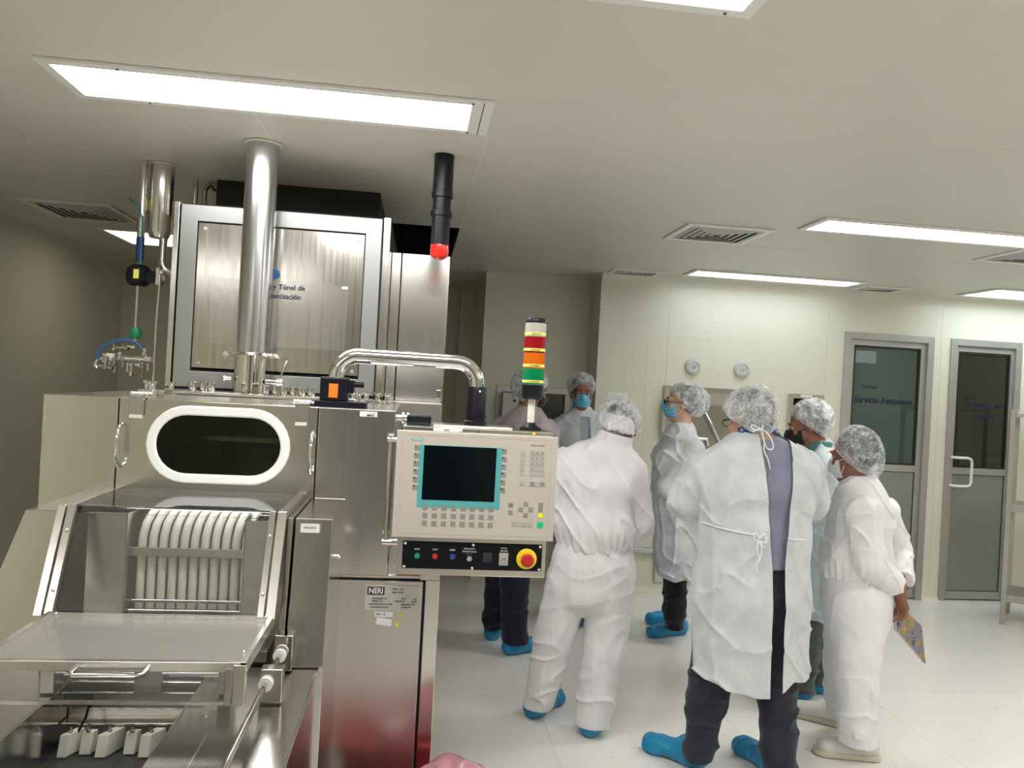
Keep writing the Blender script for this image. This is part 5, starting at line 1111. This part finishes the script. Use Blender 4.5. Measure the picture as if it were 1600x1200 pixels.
# person half hidden behind the panel
PE['A'] = make_person('person in a pink sweater under a thin gown, half hidden behind the signal tower', 4.75,
    (829, 610, .0, 58, 8), [(824, 645, .0, .075, .07), (822, 660, .0, .135, .095), (820, 690, .0, .18, .13), (816, 760, 0, .18, .14), (806, 830, 0, .18, .14), (800, 880, 0, .17, .13)], 30,
    [[(788, 668, .05, .068), (778, 740, .06, .058), (810, 755, .25, .045)], [(856, 672, .1, .062), (862, 740, .1, .055), (850, 750, .3, .045)]],
    [[(785, 880, .05, .095), (776, 930, .08, .080), (772, 978, .15, .068)], [(806, 880, -.05, .10), (802, 940, -.06, .082), (806, 1000, -.08, .074)]],
    [(768, 999, 790, 985), (796, 1022, 842, 1014)], 'gownt', 'navy', 'skind', hem=[(760, 880), (880, 880)], h=.0065, netc=(828, 604, .0), netr=(.108, .112, .100), folds=.005, seed=6, opts={'under': 1, 'shirt': 'pink', 'shirt_hem': (810, 840)})
A_, Hd, ax, TT, AA, _ = PE['A']; mask(A_, Hd, ax, 'maskk', 'cone')
# person with the striped collar
PE['F'] = make_person('person with a black mask and striped green collar in a pale blue gown', 4.2,
    (1262, 665, .0, -72, 14), [(1278, 702, .0, .075, .07), (1282, 716, .0, .12, .09), (1284, 750, .0, .165, .125), (1282, 820, 0, .165, .13), (1278, 900, 0, .165, .13), (1276, 975, 0, .155, .12)], -55,
    [[(1296, 735, -.12, .062), (1288, 800, -.14, .058), (1250, 812, -.12, .045)], [(1268, 735, .16, .062), (1258, 800, .16, .055), (1245, 805, .0, .045)]],
    [[(1265, 940, -.05, .085), (1260, 1010, -.05, .070), (1256, 1078, -.04, .055)], [(1284, 940, .05, .09), (1280, 1000, .08, .078), (1279, 1066, .12, .06)]],
    [(1257, 1092, 1173, 1084), (1290, 1083, 1250, 1076)], 'gownb', 'olive', 'skind', hem=[(1230, 955), (1253, 958), (1274, 964), (1291, 952), (1340, 955)], h=.006, netc=(1273, 655, .0), netr=(.098, .102, .102), folds=.006, seed=7)
F_, Hd, ax, TT, AA, _ = PE['F']; mask(F_, Hd, ax, 'maskk', 'cone')
o0, ts = TT[0][0], ax[0]
sculpt('collar', field([(seg(o0 - UP * .02, o0 + UP * .035, (.098, .09), (.075, .072), ax[0]), 0)], post=lambda P: np.maximum(o0.z - .012 - P[:, 2], P[:, 2] - o0.z - .045)), .006, M['greens'], F_, 1)
ll = MB().tube([o0 + RT * .078 - FW * .02 + UP * .030, o0 + RT * .05 - FW * .085 + UP * .008, o0 + RT * .005 - FW * .100 - UP * .012, o0 - RT * .03 - FW * .10 - UP * .035], [.008] * 4, 8).build('lanyard', mat('pink lanyard', (.75, .38, .38), .5), F_)
# notebook held behind the back
nbk = thing('notebook', tuple(at(1424, 1030, 3.5)), 'hardcover notebook with a colourful cover and purple edge in the hand behind the back', 'notebook')
c = [at(1399, 945, 3.50), at(1411, 1000, 3.56), at(1443, 1037, 3.62), at(1441, 975, 3.56), at(1414, 943, 3.50)]
q = [at(1400, 940, 3.50), at(1402, 985, 3.52), at(1444, 1036, 3.62), at(1440, 978, 3.58)]
nrm = (q[1] - q[0]).cross(q[3] - q[0]).normalized(); nrm = nrm if nrm.dot(FW) > 0 else -nrm
q[2] = q[2] - nrm * (q[2] - q[0]).dot(nrm)
def art():
    mt = mat('painted cover', (.3, .28, .2), .4); nt, N, L, b = nodes(mt); tc = N('ShaderNodeTexCoord'); nz = N('ShaderNodeTexNoise', i_Scale=28.0, i_Detail=3); L(tc.outputs['Object'], nz.inputs['Vector'])
    cr = N('ShaderNodeValToRGB'); e = cr.color_ramp.elements; e[0].position = .3; e[0].color = (.05, .04, .09, 1); e[1].position = .75; e[1].color = (.55, .5, .42, 1)
    for p_, c_ in ((.42, (.22, .20, .38, 1)), (.5, (.16, .19, .08, 1)), (.57, (.42, .28, .05, 1)), (.66, (.35, .12, .10, 1))): k = e.new(p_); k.color = c_
    L(nz.outputs['Fac'], cr.inputs[0]); L(cr.outputs[0], b.inputs['Base Color']); return mt
MB().prism(q, nrm * .002).build('front_cover', art(), nbk)
MB().prism([p + nrm * .014 for p in q], nrm * .002).build('back_cover', mat('purple cover', (.22, .12, .30), .4), nbk)
cc = sum(q, Vector()) / 4
MB().prism([cc + (p - cc) * .975 + nrm * .002 for p in q], nrm * .012).build('pages', mat('page block', (.72, .68, .72), .6), nbk)
MB().prism([q[3] + nrm * 0, q[2] + nrm * 0, q[2] + (q[2] - q[1]).normalized() * .004, q[3] + (q[3] - q[0]).normalized() * .004], nrm * .016).build('spine', mat('lilac spine', (.55, .45, .66), .35), nbk)
# pink bag crumpled over the bin rim
bg = [(ell((.14, 2.12, .45), (.115, .11, .125)), 0), (ell((.20, 2.12, .45), (.07, .09, .10)), .03), (ell((.03, 2.12, .43), (.12, .12, .07)), .03)]
tb = sculpt('pink_bag', field(bg, disp=lambda P: .03 * np.abs(2 * vnoise(P * 14) - 1) - .015, post=lambda P: .443 - P[:, 2]), .006, M['pinkbag'], bn, 1)
for o in bpy.data.objects:
    for k in ('_o', '_h'):
        if k in o: del o[k]
